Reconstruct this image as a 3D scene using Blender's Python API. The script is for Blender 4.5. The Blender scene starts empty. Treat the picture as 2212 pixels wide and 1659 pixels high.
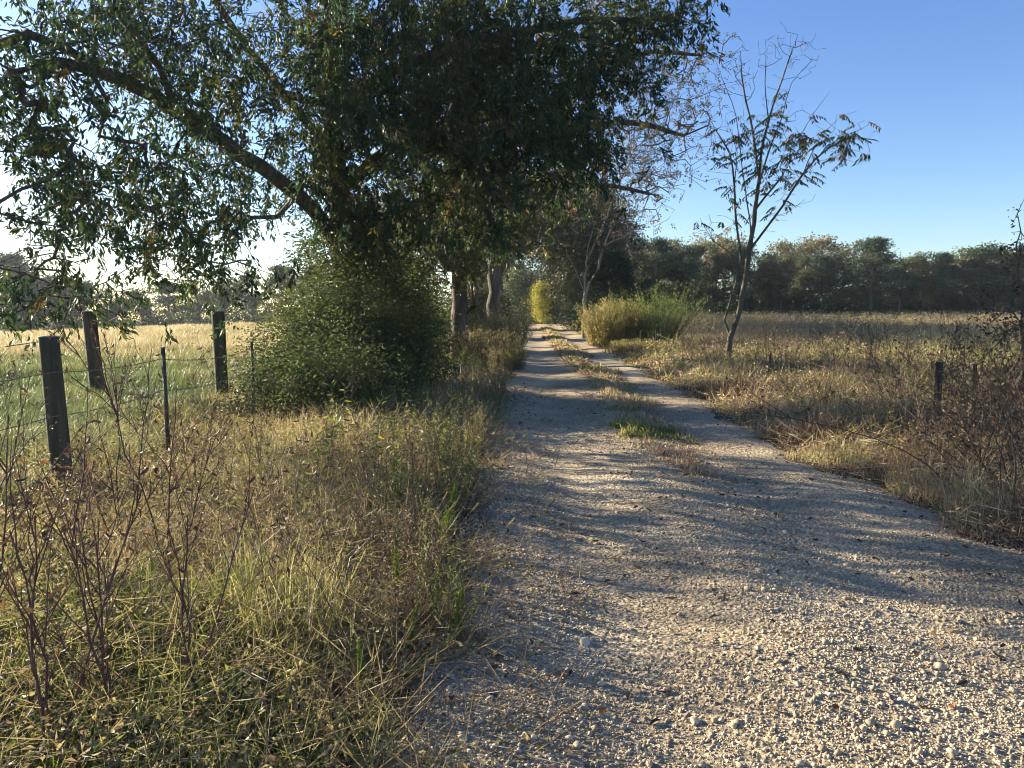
import bpy, math, random
import numpy as np
from mathutils import Vector

R = math.radians
rng = np.random.default_rng(7)
random.seed(7)
sc = bpy.context.scene
col = sc.collection

# ------------------------------------------------------------------ camera
F = 1640.0                      # focal length in pixels of a 2212-wide frame
EYE = 1.6
PITCH = R(5.2)
cam_d = bpy.data.cameras.new('camera')
cam = bpy.data.objects.new('camera', cam_d)
col.objects.link(cam)
cam.location = (0, 0, EYE)
cam.rotation_euler = (R(90) - PITCH, 0, 0)
cam_d.sensor_width = 36.0
cam_d.lens = 36.0 * F / 2212.0
cam_d.clip_start = 0.05
cam_d.clip_end = 4000
sc.camera = cam

# ------------------------------------------------------------------ sky, sun, exposure
SUN_EL = R(16.5)
SUN_AZ = R(-60)                 # from straight ahead (+Y), negative = to the left
to_sun = Vector((math.sin(SUN_AZ) * math.cos(SUN_EL), math.cos(SUN_AZ) * math.cos(SUN_EL), math.sin(SUN_EL)))
world = bpy.data.worlds.new('World')
sc.world = world
world.use_nodes = True
wn = world.node_tree
wn.nodes.clear()
w_out = wn.nodes.new('ShaderNodeOutputWorld')
w_bg = wn.nodes.new('ShaderNodeBackground')
w_sky = wn.nodes.new('ShaderNodeTexSky')
w_sky.sky_type = 'NISHITA'
w_sky.sun_disc = False
w_sky.sun_elevation = SUN_EL
w_sky.sun_rotation = SUN_AZ
w_sky.altitude = 200
w_sky.air_density = 1.0
w_sky.dust_density = 0.6
w_sky.ozone_density = 3.0
w_bg.inputs['Strength'].default_value = 0.066
w_hs = wn.nodes.new('ShaderNodeHueSaturation')
w_hs.inputs['Hue'].default_value = 0.513
w_hs.inputs['Saturation'].default_value = 1.15
wn.links.new(w_sky.outputs[0], w_hs.inputs['Color'])
wn.links.new(w_hs.outputs[0], w_bg.inputs[0])
wn.links.new(w_bg.outputs[0], w_out.inputs[0])

sun_d = bpy.data.lights.new('sun', 'SUN')
sun_d.energy = 5.0
sun_d.angle = R(0.5)
sun_d.color = (1.0, 0.86, 0.66)
sun = bpy.data.objects.new('sun', sun_d)
col.objects.link(sun)
sun.location = (-30, 25, 12)
sun.rotation_euler = to_sun.to_track_quat('Z', 'Y').to_euler()

sc.view_settings.view_transform = 'Standard'
sc.view_settings.look = 'None'
sc.view_settings.exposure = 1.9
sc.view_settings.gamma = 1.0
sc.render.engine = 'CYCLES'
sc.cycles.max_bounces = 6
sc.cycles.diffuse_bounces = 3
sc.cycles.transmission_bounces = 4
sc.cycles.use_denoising = True
sc.cycles.filter_width = 1.0
sc.cycles.use_adaptive_sampling = True
sc.cycles.adaptive_threshold = 0.006

# ------------------------------------------------------------------ small maths
def at(x, y, Y):
    """world point seen at pixel (x, y) of a 2212x1659 frame, Y metres ahead"""
    a = (x - 1106.0) / F
    b = (829.5 - y) / F
    dx, dy, dz = a, math.cos(PITCH) + b * math.sin(PITCH), -math.sin(PITCH) + b * math.cos(PITCH)
    return np.array((dx * Y / dy, Y, EYE + dz * Y / dy))

def at_many(x, y, Y):
    a = (x - 1106.0) / F
    b = (829.5 - y) / F
    dy = math.cos(PITCH) + b * math.sin(PITCH)
    dz = -math.sin(PITCH) + b * math.cos(PITCH)
    return np.stack([a * Y / dy, Y, EYE + dz * Y / dy], 1)

def nrm(v):
    return v / np.maximum(np.linalg.norm(v, axis=-1, keepdims=True), 1e-9)

class Noise:
    def __init__(s, seed, scale, n=14):
        g = np.random.default_rng(seed)
        th = g.uniform(0, 2 * np.pi, n)
        k = g.uniform(.5, 1.8, n) * 2 * np.pi / scale
        s.kx, s.ky, s.ph = np.cos(th) * k, np.sin(th) * k, g.uniform(0, 6.28, n)
    def __call__(s, x, y):
        x, y = np.asarray(x, float), np.asarray(y, float)
        o = np.zeros(np.broadcast(x, y).shape)
        for a, b, c in zip(s.kx, s.ky, s.ph):
            o = o + np.sin(a * x + b * y + c)
        return o / math.sqrt(len(s.kx) / 2) * .5       # about -1..1

n_big, n_mid, n_small, n_tiny = Noise(1, 14), Noise(2, 3.2), Noise(3, 1.1), Noise(4, .35)

def smooth(x, a, b):
    t = np.clip((x - a) / (b - a), 0, 1)
    return t * t * (3 - 2 * t)

def road_c(Y):
    return 1.28 + 0.02 * np.asarray(Y, float)

def road_half(Y):
    return 1.60 + 0.06 * np.sin(np.asarray(Y) * .21)

def H(X, Y):
    """height of the ground"""
    X, Y = np.asarray(X, float), np.asarray(Y, float)
    t = np.maximum(Y - 8, 0)
    g = 0.0168 * np.where(t < 6, t * t / 12, t - 3)
    gr = np.minimum(g, 1.55)                       # right field goes level far out
    gl = np.minimum(g, 2.7) - np.where(Y > 50, (Y - 50) * .02 + np.clip(Y - 58, 0, 110) * .05, 0) 
    gl = np.maximum(gl, -4.5)
    gm = g - np.maximum(Y - 60, 0) * .03
    gm = np.maximum(gm, .2 * smooth(Y, 8, 20))
    wl = smooth(-X, 3, 12)
    wr = smooth(X, 7, 13)
    z = gl * wl + gr * wr + gm * (1 - wl - wr)
    side = np.interp(-X, [4, 8, 15, 24, 36, 60, 120], [0, .2, .24, .0, -.55, -1.9, -4.2])
    z = z + side * np.clip(Y / 20, .3, 1.0)
    c = np.abs(X - road_c(Y))
    rough = smooth(c, 1.5, 2.6)
    z = z + rough * (.03 * n_mid(X, Y) + .06 * n_big(X, Y) * smooth(c, 5, 10))
    ruts = -.035 * (np.exp(-((c - .85) / .35) ** 2)) + .02 * np.exp(-(c / .3) ** 2)
    z = z + ruts * (1 - rough) + .012 * n_small(X, Y) * (1 - rough)
    return z

# ------------------------------------------------------------------ object helpers
def tag(o, label=None, cat=None, group=None, kind=None):
    if label: o['label'] = label
    if cat: o['category'] = cat
    if group: o['group'] = group
    if kind: o['kind'] = kind
    return o

def empty(name, loc, label, cat, group=None):
    o = bpy.data.objects.new(name, None)
    o.empty_display_size = .1
    col.objects.link(o)
    o.location = [float(v) for v in loc]
    return tag(o, label, cat, group)

class MB:
    """collects vertices, triangles, quads and one float per vertex"""
    def __init__(s):
        s.V, s.T, s.Q, s.A, s.n = [], [], [], [], 0
    def add(s, V, T=None, Q=None, a=0.0):
        V = np.asarray(V, float).reshape(-1, 3)
        s.V.append(V)
        s.A.append(np.broadcast_to(np.asarray(a, float), (len(V),)).copy())
        if T is not None and len(T): s.T.append(np.asarray(T, np.int64).reshape(-1, 3) + s.n)
        if Q is not None and len(Q): s.Q.append(np.asarray(Q, np.int64).reshape(-1, 4) + s.n)
        s.n += len(V)
    def build(s, name, mat, parent=None, origin=None, smooth_shade=False):
        V = np.concatenate(s.V) if s.V else np.zeros((0, 3))
        if origin is not None: V = V - np.asarray(origin)
        T = np.concatenate(s.T) if s.T else np.zeros((0, 3), np.int64)
        Q = np.concatenate(s.Q) if s.Q else np.zeros((0, 4), np.int64)
        me = bpy.data.meshes.new(name)
        me.vertices.add(len(V))
        me.vertices.foreach_set('co', V.astype(np.float32).ravel())
        nl = T.size + Q.size
        me.loops.add(nl)
        me.loops.foreach_set('vertex_index', np.concatenate([T.ravel(), Q.ravel()]).astype(np.int32))
        me.polygons.add(len(T) + len(Q))
        st = np.concatenate([np.arange(len(T)) * 3, T.size + np.arange(len(Q)) * 4]).astype(np.int32)
        me.polygons.foreach_set('loop_start', st)
        if smooth_shade:
            me.polygons.foreach_set('use_smooth', np.ones(len(T) + len(Q), bool))
        at_ = me.attributes.new('rnd', 'FLOAT', 'POINT')
        at_.data.foreach_set('value', np.concatenate(s.A).astype(np.float32) if s.A else np.zeros(0, np.float32))
        me.materials.append(mat)
        me.update(calc_edges=True)
        o = bpy.data.objects.new(name, me)
        col.objects.link(o)
        if parent is not None: o.parent = parent
        return o

def copy_tree(o, parent=None):
    c = o.copy()
    col.objects.link(c)
    if parent is not None: c.parent = parent
    for ch in list(o.children): copy_tree(ch, c)
    return c

# ------------------------------------------------------------------ materials
def new_mat(name):
    m = bpy.data.materials.new(name)
    m.use_nodes = True
    nt = m.node_tree
    nt.nodes.clear()
    out = nt.nodes.new('ShaderNodeOutputMaterial')
    return m, nt, out

def ramp(nt, stops, mode='LINEAR'):
    r = nt.nodes.new('ShaderNodeValToRGB')
    r.color_ramp.interpolation = mode
    e = r.color_ramp.elements
    while len(e) < len(stops): e.new(.5)
    for i, (p, c) in enumerate(stops):
        e[i].position = p
        e[i].color = (*c, 1)
    return r

def veg(name, stops, trans=.35, rough=.55, vary=0.0, spec=.3, tmul=(1.12, 1.08, .82)):
    m, nt, out = new_mat(name)
    a = nt.nodes.new('ShaderNodeAttribute'); a.attribute_name = 'rnd'
    fac = a.outputs['Fac']
    if vary:
        oi = nt.nodes.new('ShaderNodeObjectInfo')
        mm = nt.nodes.new('ShaderNodeMath'); mm.operation = 'MULTIPLY_ADD'
        nt.links.new(oi.outputs['Random'], mm.inputs[0]); mm.inputs[1].default_value = vary
        nt.links.new(fac, mm.inputs[2]); fac = mm.outputs[0]
    r = ramp(nt, stops)
    nt.links.new(fac, r.inputs[0])
    p = nt.nodes.new('ShaderNodeBsdfPrincipled')
    p.inputs['Roughness'].default_value = rough
    p.inputs['Specular IOR Level'].default_value = spec
    nt.links.new(r.outputs[0], p.inputs['Base Color'])
    if trans > 0:
        t = nt.nodes.new('ShaderNodeBsdfTranslucent')
        mx = nt.nodes.new('ShaderNodeMix'); mx.data_type = 'RGBA'; mx.blend_type = 'MULTIPLY'
        mx.inputs[0].default_value = 1
        nt.links.new(r.outputs[0], mx.inputs[6]); mx.inputs[7].default_value = (*tmul, 1)
        nt.links.new(mx.outputs[2], t.inputs['Color'])
        ms = nt.nodes.new('ShaderNodeMixShader'); ms.inputs[0].default_value = trans
        nt.links.new(p.outputs[0], ms.inputs[1]); nt.links.new(t.outputs[0], ms.inputs[2])
        nt.links.new(ms.outputs[0], out.inputs[0])
    else:
        nt.links.new(p.outputs[0], out.inputs[0])
    return m

def noisy(name, stops, scale=8, stretch=(1, 1, 1), rough=.85, bump=.5, bscale=None, dist=.02, detail=8, spec=.25, metal=0):
    m, nt, out = new_mat(name)
    tc = nt.nodes.new('ShaderNodeTexCoord')
    mp = nt.nodes.new('ShaderNodeMapping'); mp.inputs['Scale'].default_value = stretch
    nt.links.new(tc.outputs['Object'], mp.inputs[0])
    nz = nt.nodes.new('ShaderNodeTexNoise'); nz.inputs['Scale'].default_value = scale; nz.inputs['Detail'].default_value = detail
    nz.inputs['Roughness'].default_value = .65
    nt.links.new(mp.outputs[0], nz.inputs['Vector'])
    r = ramp(nt, stops); nt.links.new(nz.outputs[0], r.inputs[0])
    p = nt.nodes.new('ShaderNodeBsdfPrincipled')
    p.inputs['Roughness'].default_value = rough; p.inputs['Specular IOR Level'].default_value = spec
    p.inputs['Metallic'].default_value = metal
    nt.links.new(r.outputs[0], p.inputs['Base Color'])
    if bump:
        nb = nt.nodes.new('ShaderNodeTexNoise'); nb.inputs['Scale'].default_value = bscale or scale * 2; nb.inputs['Detail'].default_value = 6
        nt.links.new(mp.outputs[0], nb.inputs['Vector'])
        b = nt.nodes.new('ShaderNodeBump'); b.inputs['Strength'].default_value = bump; b.inputs['Distance'].default_value = dist
        nt.links.new(nb.outputs[0], b.inputs['Height']); nt.links.new(b.outputs[0], p.inputs['Normal'])
    nt.links.new(p.outputs[0], out.inputs[0])
    return m

M = {}
M['bark'] = noisy('grey_brown_bark', [(.3, (.035, .028, .022)), (.5, (.085, .07, .055)), (.7, (.16, .135, .105))], 9, (1, 1, .18), bump=1, dist=.04)
M['bark_pale'] = noisy('pale_bark', [(.3, (.10, .085, .06)), (.55, (.22, .19, .14)), (.75, (.30, .27, .2))], 9, (1, 1, .25), bump=.7, dist=.02)
M['bark_slender'] = noisy('mottled_grey_green_bark', [(.3, (.05, .045, .035)), (.55, (.11, .10, .07)), (.75, (.19, .17, .12))], 9, (1, 1, .3), bump=.7, dist=.02)
M['twig'] = noisy('dry_brown_stem', [(.3, (.06, .04, .03)), (.6, (.15, .10, .07)), (.8, (.22, .16, .11))], 30, bump=0)
M['red_stem'] = noisy('reddish_dead_stem', [(.3, (.055, .028, .03)), (.55, (.12, .06, .055)), (.8, (.22, .15, .12))], 18, (1, 1, .4), bump=.3, dist=.005)
M['dark_leaf'] = veg('dark_green_autumn_leaves', [(0, (.026, .055, .030)), (.5, (.05, .085, .03)), (.72, (.11, .12, .03)), (.86, (.17, .12, .035)), (1, (.17, .08, .04))],   .38, .55, spec=.22)
M['olive_leaf'] = veg('olive_leaves', [(0, (.04, .06, .02)), (.5, (.075, .09, .025)), (.85, (.15, .14, .035)), (1, (.16, .10, .04))], .4, .45, spec=.45)
M['olive_light'] = veg('light_olive_leaves', [(0, (.04, .065, .025)), (.5, (.085, .105, .035)), (.85, (.17, .16, .05)), (1, (.22, .13, .05))], .42, .6, spec=.15)
M['brown_leaf'] = veg('brown_tinged_leaves', [(0, (.035, .055, .03)), (.5, (.065, .075, .038)), (.8, (.11, .095, .05)), (1, (.17, .085, .045))], .3, .5)
M['fine_leaf'] = veg('small_pale_olive_leaves', [(0, (.09, .085, .045)), (.6, (.16, .14, .06)), (1, (.20, .11, .05))], .35, .5)
M['shrub_leaf'] = veg('small_glossy_shrub_leaves', [(0, (.04, .07, .032)), (.5, (.08, .115, .042)), (1, (.18, .17, .06))], .38, .6, spec=.15)
M['cedar'] = veg('dark_cedar_foliage', [(0, (.012, .035, .02)), (1, (.03, .06, .028))], .15, .6)
M['far_green'] = veg('far_mixed_foliage', [(0, (.032, .066, .038)), (.45, (.072, .108, .05)), (.8, (.14, .15, .066)), (1, (.18, .135, .07))], .3, .6, vary=.35)
M['far_pine'] = veg('far_pine_needles', [(0, (.026, .058, .034)), (1, (.065, .10, .05))], .2, .6, vary=.3)
M['far_pale'] = veg('far_pale_thin_leaves', [(0, (.13, .13, .065)), (1, (.24, .2, .1))], .4, .6, vary=.3)
M['grass'] = veg('pasture_grass', [(0, (.08, .125, .055)), (.4, (.15, .19, .08)), (.65, (.34, .30, .17)), (1, (.50, .43, .31))], .45, .45, spec=.5)
M['verge'] = veg('mixed_dry_and_green_grass', [(0, (.08, .13, .035)), (.25, (.21, .25, .06)), (.42, (.34, .33, .12)), (.62, (.56, .48, .34)), (.84, (.38, .275, .19)), (1, (.17, .095, .07))], .5, .5, spec=.4)
M['golden'] = veg('golden_green_bush_leaves', [(0, (.14, .15, .045)), (.5, (.28, .26, .095)), (1, (.42, .34, .19))], .5, .5)
M['field'] = veg('pale_field_weeds', [(0, (.12, .17, .05)), (.3, (.32, .34, .10)), (.55, (.44, .37, .21)), (.8, (.27, .21, .15)), (1, (.14, .10, .085))], .45, .55)  # weed tones lightened so the near field strip looks sunlit
M['sunny'] = veg('yellow_green_leaves_painted_sun', [(0, (.2, .22, .04)), (.6, (.38, .36, .07)), (1, (.5, .36, .08))], .5, .5)  # bright tone stands in for sunlight on the sapling
M['grey_green'] = veg('grey_green_leaves', [(0, (.07, .10, .06)), (1, (.17, .20, .12))], .4, .5)
M['weed'] = veg('field_weed_leaves', [(0, (.05, .08, .035)), (.3, (.19, .21, .07)), (.55, (.33, .28, .15)), (.78, (.22, .165, .12)), (1, (.12, .085, .07))], .42, .55)
M['dead_leaf'] = veg('curled_dead_leaves', [(0, (.035, .025, .02)), (.5, (.09, .06, .04)), (.85, (.2, .13, .07)), (1, (.3, .11, .04))], .2, .6)
M['leafy'] = veg('pale_green_weed_leaves', [(0, (.05, .09, .03)), (.6, (.15, .2, .05)), (.9, (.36, .32, .05)), (1, (.4, .25, .06))], .45, .5, spec=.4)
M['fennel'] = veg('feathery_green_fronds', [(0, (.06, .12, .03)), (.6, (.17, .26, .05)), (1, (.25, .22, .07))], .4, .5)
M['seed'] = veg('pale_seed_heads', [(0, (.3, .26, .12)), (1, (.46, .4, .24))], .5, .6)
M['stone'] = veg('limestone_gravel', [(0, (.18, .15, .11)), (.5, (.42, .345, .235)), (.85, (.57, .48, .335)), (1, (.66, .57, .42))], 0, .9, spec=.2)
M['post'] = noisy('weathered_treated_wood', [(.25, (.022, .023, .014)), (.5, (.055, .055, .033)), (.75, (.11, .105, .07))], 14, (1, 1, .06), bump=.8, bscale=30, dist=.012)
M['post_top'] = noisy('grey_weathered_end_grain', [(.3, (.16, .16, .15)), (.7, (.33, .33, .31))], 40, bump=.6, dist=.006)
M['steel'] = noisy('dark_rusty_painted_steel', [(.3, (.02, .024, .02)), (.55, (.05, .045, .035)), (.75, (.14, .06, .03))], 14, rough=.6, bump=.2, dist=.003, spec=.4)
M['wire'] = noisy('rusty_fence_wire', [(.3, (.10, .08, .065)), (.7, (.26, .21, .17))], 60, rough=.5, bump=0, metal=.4)

def ground_mat():
    m, nt, out = new_mat('soil_with_dry_litter')
    tc = nt.nodes.new('ShaderNodeTexCoord')
    n1 = nt.nodes.new('ShaderNodeTexNoise'); n1.inputs['Scale'].default_value = .35; n1.inputs['Detail'].default_value = 6
    n2 = nt.nodes.new('ShaderNodeTexNoise'); n2.inputs['Scale'].default_value = 14; n2.inputs['Detail'].default_value = 10; n2.inputs['Roughness'].default_value = .7
    for n in (n1, n2): nt.links.new(tc.outputs['Object'], n.inputs['Vector'])
    r1 = ramp(nt, [(.35, (.055, .06, .025)), (.5, (.11, .09, .045)), (.65, (.16, .12, .065))])
    r2 = ramp(nt, [(.3, (.35, .35, .35)), (.7, (1.2, 1.15, 1.05))])
    nt.links.new(n1.outputs[0], r1.inputs[0]); nt.links.new(n2.outputs[0], r2.inputs[0])
    mx = nt.nodes.new('ShaderNodeMix'); mx.data_type = 'RGBA'; mx.blend_type = 'MULTIPLY'; mx.inputs[0].default_value = 1
    nt.links.new(r1.outputs[0], mx.inputs[6]); nt.links.new(r2.outputs[0], mx.inputs[7])
    p = nt.nodes.new('ShaderNodeBsdfPrincipled'); p.inputs['Roughness'].default_value = .95; p.inputs['Specular IOR Level'].default_value = .1
    nt.links.new(mx.outputs[2], p.inputs['Base Color'])
    b = nt.nodes.new('ShaderNodeBump'); b.inputs['Strength'].default_value = .9; b.inputs['Distance'].default_value = .05
    nt.links.new(n2.outputs[0], b.inputs['Height']); nt.links.new(b.outputs[0], p.inputs['Normal'])
    nt.links.new(p.outputs[0], out.inputs[0])
    return m

def road_mat():
    m, nt, out = new_mat('pale_limestone_gravel_surface')
    tc = nt.nodes.new('ShaderNodeTexCoord')
    n1 = nt.nodes.new('ShaderNodeTexNoise'); n1.inputs['Scale'].default_value = .8; n1.inputs['Detail'].default_value = 7
    n2 = nt.nodes.new('ShaderNodeTexNoise'); n2.inputs['Scale'].default_value = 24; n2.inputs['Detail'].default_value = 8; n2.inputs['Roughness'].default_value = .7
    v = nt.nodes.new('ShaderNodeTexVoronoi'); v.inputs['Scale'].default_value = 46
    v2 = nt.nodes.new('ShaderNodeTexVoronoi'); v2.inputs['Scale'].default_value = 19
    for n in (n1, n2, v, v2): nt.links.new(tc.outputs['Object'], n.inputs['Vector'])
    r1 = ramp(nt, [(.32, (.27, .22, .145)), (.5, (.42, .345, .23)), (.68, (.55, .46, .31))])
    nt.links.new(n1.outputs[0], r1.inputs[0])
    hsv = ramp(nt, [(0, (.6, .6, .6)), (.5, (1, 1, 1)), (1, (1.35, 1.35, 1.35))])
    sp = nt.nodes.new('ShaderNodeSeparateColor'); nt.links.new(v.outputs['Color'], sp.inputs[0]); nt.links.new(sp.outputs[0], hsv.inputs[0])
    mx = nt.nodes.new('ShaderNodeMix'); mx.data_type = 'RGBA'; mx.blend_type = 'MULTIPLY'; mx.inputs[0].default_value = .85
    nt.links.new(r1.outputs[0], mx.inputs[6]); nt.links.new(hsv.outputs[0], mx.inputs[7])
    p = nt.nodes.new('ShaderNodeBsdfPrincipled'); p.inputs['Roughness'].default_value = .95; p.inputs['Specular IOR Level'].default_value = .1
    nt.links.new(mx.outputs[2], p.inputs['Base Color'])
    ad = nt.nodes.new('ShaderNodeMath'); ad.operation = 'MULTIPLY_ADD'; ad.inputs[1].default_value = -.7
    nt.links.new(v.outputs['Distance'], ad.inputs[0]); nt.links.new(n2.outputs[0], ad.inputs[2])
    ad2 = nt.nodes.new('ShaderNodeMath'); ad2.operation = 'MULTIPLY_ADD'; ad2.inputs[1].default_value = -.6
    nt.links.new(v2.outputs['Distance'], ad2.inputs[0]); nt.links.new(ad.outputs[0], ad2.inputs[2])
    b = nt.nodes.new('ShaderNodeBump'); b.inputs['Strength'].default_value = 1; b.inputs['Distance'].default_value = .025
    nt.links.new(ad2.outputs[0], b.inputs['Height']); nt.links.new(b.outputs[0], p.inputs['Normal'])
    nt.links.new(p.outputs[0], out.inputs[0])
    return m

# ------------------------------------------------------------------ ground and road
def grid(xs, ys, zf):
    X, Y = np.meshgrid(xs, ys)
    Z = zf(X, Y)
    V = np.stack([X, Y, Z], -1).reshape(-1, 3)
    nx, ny = len(xs), len(ys)
    i = (np.arange(ny - 1)[:, None] * nx + np.arange(nx - 1)[None]).ravel()
    return V, np.stack([i, i + 1, i + nx + 1, i + nx], 1)

t = np.linspace(-1, 1, 361)
xs = 2.0 + np.sinh(t * 5.6) / math.sinh(5.6) * 900
t = np.linspace(0, 1, 360)
ys = np.concatenate([np.linspace(-40, 0, 20, endpoint=False), np.sinh(t * 5.2) / math.sinh(5.2) * 1500])
mb = MB()
V, Q = grid(xs, ys, H)
mb.add(V, Q=Q)
tag(mb.build('ground', ground_mat(), smooth_shade=True), kind='structure')

ys = np.concatenate([np.linspace(-12, 12, 240, endpoint=False), np.linspace(12, 110, 300)])
us = np.concatenate([[-1.25, -1.12], np.linspace(-1, 1, 41), [1.12, 1.25]])
U, Yg = np.meshgrid(us, ys)
edge = np.where(U > 0, .16 * n_small(U * 0 + 30, Yg) + .15 * n_mid(U * 0 + 8, Yg), .12 * n_small(U * 0 - 30, Yg) + .12 * n_mid(U * 0 + 2, Yg))
right_wide = np.where(U > 0, 1 + .45 * (1 - smooth(Yg, 1, 8)), 1 + .1 * (1 - smooth(Yg, 2, 6)))
Xg = road_c(Yg) + U * (road_half(Yg) + edge) * right_wide
lift = np.interp(np.abs(U), [0, .95, 1.0, 1.12, 1.25], [.03, .03, .02, -.02, -.1])
Zg = H(Xg, Yg) + lift
V = np.stack([Xg, Yg, Zg], -1).reshape(-1, 3)
nx, ny = len(us), len(ys)
i = (np.arange(ny - 1)[:, None] * nx + np.arange(nx - 1)[None]).ravel()
mb = MB()
mb.add(V, Q=np.stack([i, i + 1, i + nx + 1, i + nx], 1))
tag(mb.build('gravel_road', road_mat(), smooth_shade=True), kind='structure')

# ------------------------------------------------------------------ foliage primitives (all vectorised)
def rand_dir(n, g=rng):
    return nrm(g.normal(size=(n, 3)))

def leaves(mb, P, ax, L, W, a, bend=.15, g=rng, fold=.12, fine=False):
    n = len(P)
    ax = nrm(ax)
    nr = nrm(np.cross(ax, rand_dir(n, g)))
    sd = np.cross(ax, nr)
    L = np.broadcast_to(L, (n,))[:, None]; W = np.broadcast_to(W, (n,))[:, None]
    if not fine:
        V = np.stack([P, P + ax * L * .45 + sd * W * .5 + nr * W * fold, P + ax * L - nr * L * bend,
                      P + ax * L * .45 - sd * W * .5 + nr * W * fold], 1)
        b = np.arange(n)[:, None] * 4
        T = np.concatenate([b + [0, 1, 2], b + [0, 2, 3]], 1).reshape(-1, 3)
        mb.add(V.reshape(-1, 3), T=T, a=np.repeat(np.broadcast_to(a, (n,)), 4))
    else:
        f = nr * W * fold
        V = np.stack([P, P + ax * L * .28 + sd * W * .42 + f, P + ax * L * .62 + sd * W * .40 + f - nr * L * bend * .4, P + ax * L * .93 - nr * L * bend,
                      P + ax * L * .62 - sd * W * .40 + f - nr * L * bend * .4, P + ax * L * .28 - sd * W * .42 + f, P + ax * L * .5 - nr * L * bend * .25], 1)
        b = np.arange(n)[:, None] * 7
        T = np.concatenate([b + [0, 1, 6], b + [1, 2, 6], b + [2, 3, 6], b + [3, 4, 6], b + [4, 5, 6], b + [5, 0, 6]], 1).reshape(-1, 3)
        mb.add(V.reshape(-1, 3), T=T, a=np.repeat(np.broadcast_to(a, (n,)), 7))

def blades(mb, P, h, w, a, lean=.5, g=rng, wind=(0.25, -.1), th=None):
    n = len(P)
    th = g.uniform(0, 2 * np.pi, n) if th is None else th
    ld = np.stack([np.cos(th) + wind[0], np.sin(th) + wind[1], np.zeros(n)], 1)
    ln = (g.random(n) ** .7 * lean)[:, None]
    ph = g.uniform(0, 2 * np.pi, n)
    sd = np.stack([np.cos(ph), np.sin(ph), np.zeros(n)], 1)
    h = np.broadcast_to(h, (n,))[:, None]; w = np.broadcast_to(w, (n,))[:, None]
    up = np.array([0, 0, 1.0])
    m = P + up * h * .58 + ld * h * ln * .35
    tp = P + up * h * (1 - .45 * ln) + ld * h * ln
    V = np.stack([P - sd * w * .5, P + sd * w * .5, m - sd * w * .42, m + sd * w * .42, tp], 1)
    b = np.arange(n)[:, None] * 5
    mb.add(V.reshape(-1, 3), T=b + [2, 3, 4], Q=b + [0, 1, 3, 2], a=np.repeat(np.broadcast_to(a, (n,)), 5))

def tubes(mb, P, par, rad, main, tan, idx, sides):
    """frustums for the edges parent -> idx"""
    if len(idx) == 0: return
    p = par[idx]
    is_main = main[p] == idx
    d = nrm(P[idx] - P[p])
    t0 = np.where(is_main[:, None], tan[p], d)
    r0 = np.where(is_main, rad[p], np.minimum(rad[p], rad[idx] * 1.25))
    t1, r1 = tan[idx], rad[idx]
    ang = np.arange(sides) * 2 * np.pi / sides
    def ring(c, t, r):
        ref = np.where(np.abs(t[:, 2:3]) > .9, np.array([[1.0, 0, 0]]), np.array([[0, 0, 1.0]]))
        u = nrm(np.cross(t, ref)); v = np.cross(t, u)
        return c[:, None] + r[:, None, None] * (np.cos(ang)[None, :, None] * u[:, None] + np.sin(ang)[None, :, None] * v[:, None])
    n = len(idx)
    V = np.concatenate([ring(P[p], t0, r0), ring(P[idx], t1, r1)], 1)
    b = np.arange(n)[:, None, None] * (2 * sides)
    k = np.arange(sides); k2 = (k + 1) % sides
    Q = b + np.stack([k, k2, k2 + sides, k + sides], 1)[None]
    mb.add(V.reshape(-1, 3), Q=Q.reshape(-1, 4))

def poly_tube(mb, pts, r, sides=5, a=0.0, cap=False):
    pts = np.asarray(pts, float); n = len(pts)
    r = np.broadcast_to(r, (n,))
    d = np.gradient(pts, axis=0); d = nrm(d)
    ref = np.array([1.0, 0, 0]) if abs(d[:, 2]).mean() > .7 else np.array([0, 0, 1.0])
    u = nrm(np.cross(d, ref)); v = np.cross(d, u)
    ang = np.arange(sides) * 2 * np.pi / sides
    V = pts[:, None] + r[:, None, None] * (np.cos(ang)[None, :, None] * u[:, None] + np.sin(ang)[None, :, None] * v[:, None])
    k = np.arange(sides); k2 = (k + 1) % sides
    Q = (np.arange(n - 1)[:, None, None] * sides + np.stack([k, k2, k2 + sides, k + sides], 1)[None]).reshape(-1, 4)
    V = V.reshape(-1, 3); T = None
    if cap:
        V = np.concatenate([V, pts[-1:] + d[-1:] * r[-1] * .15])
        T = np.stack([(n - 1) * sides + k, (n - 1) * sides + k2, np.full(sides, n * sides)], 1)
    mb.add(V, T=T, Q=Q, a=a)

def resample(pts, step, jit, g):
    pts = np.asarray(pts, float)
    out = [pts[0]]
    # catmull-rom between the given points
    P = np.concatenate([[2 * pts[0] - pts[1]], pts, [2 * pts[-1] - pts[-2]]])
    for i in range(1, len(P) - 2):
        n = max(1, int(np.linalg.norm(P[i + 1] - P[i]) / step))
        for k in range(1, n + 1):
            s = k / n
            q = .5 * (2 * P[i] + (P[i + 1] - P[i - 1]) * s + (2 * P[i - 1] - 5 * P[i] + 4 * P[i + 1] - P[i + 2]) * s * s + (3 * P[i] - P[i - 1] - 3 * P[i + 1] + P[i + 2]) * s ** 3)
            out.append(q + g.normal(size=3) * jit)
    return np.array(out)

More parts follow.
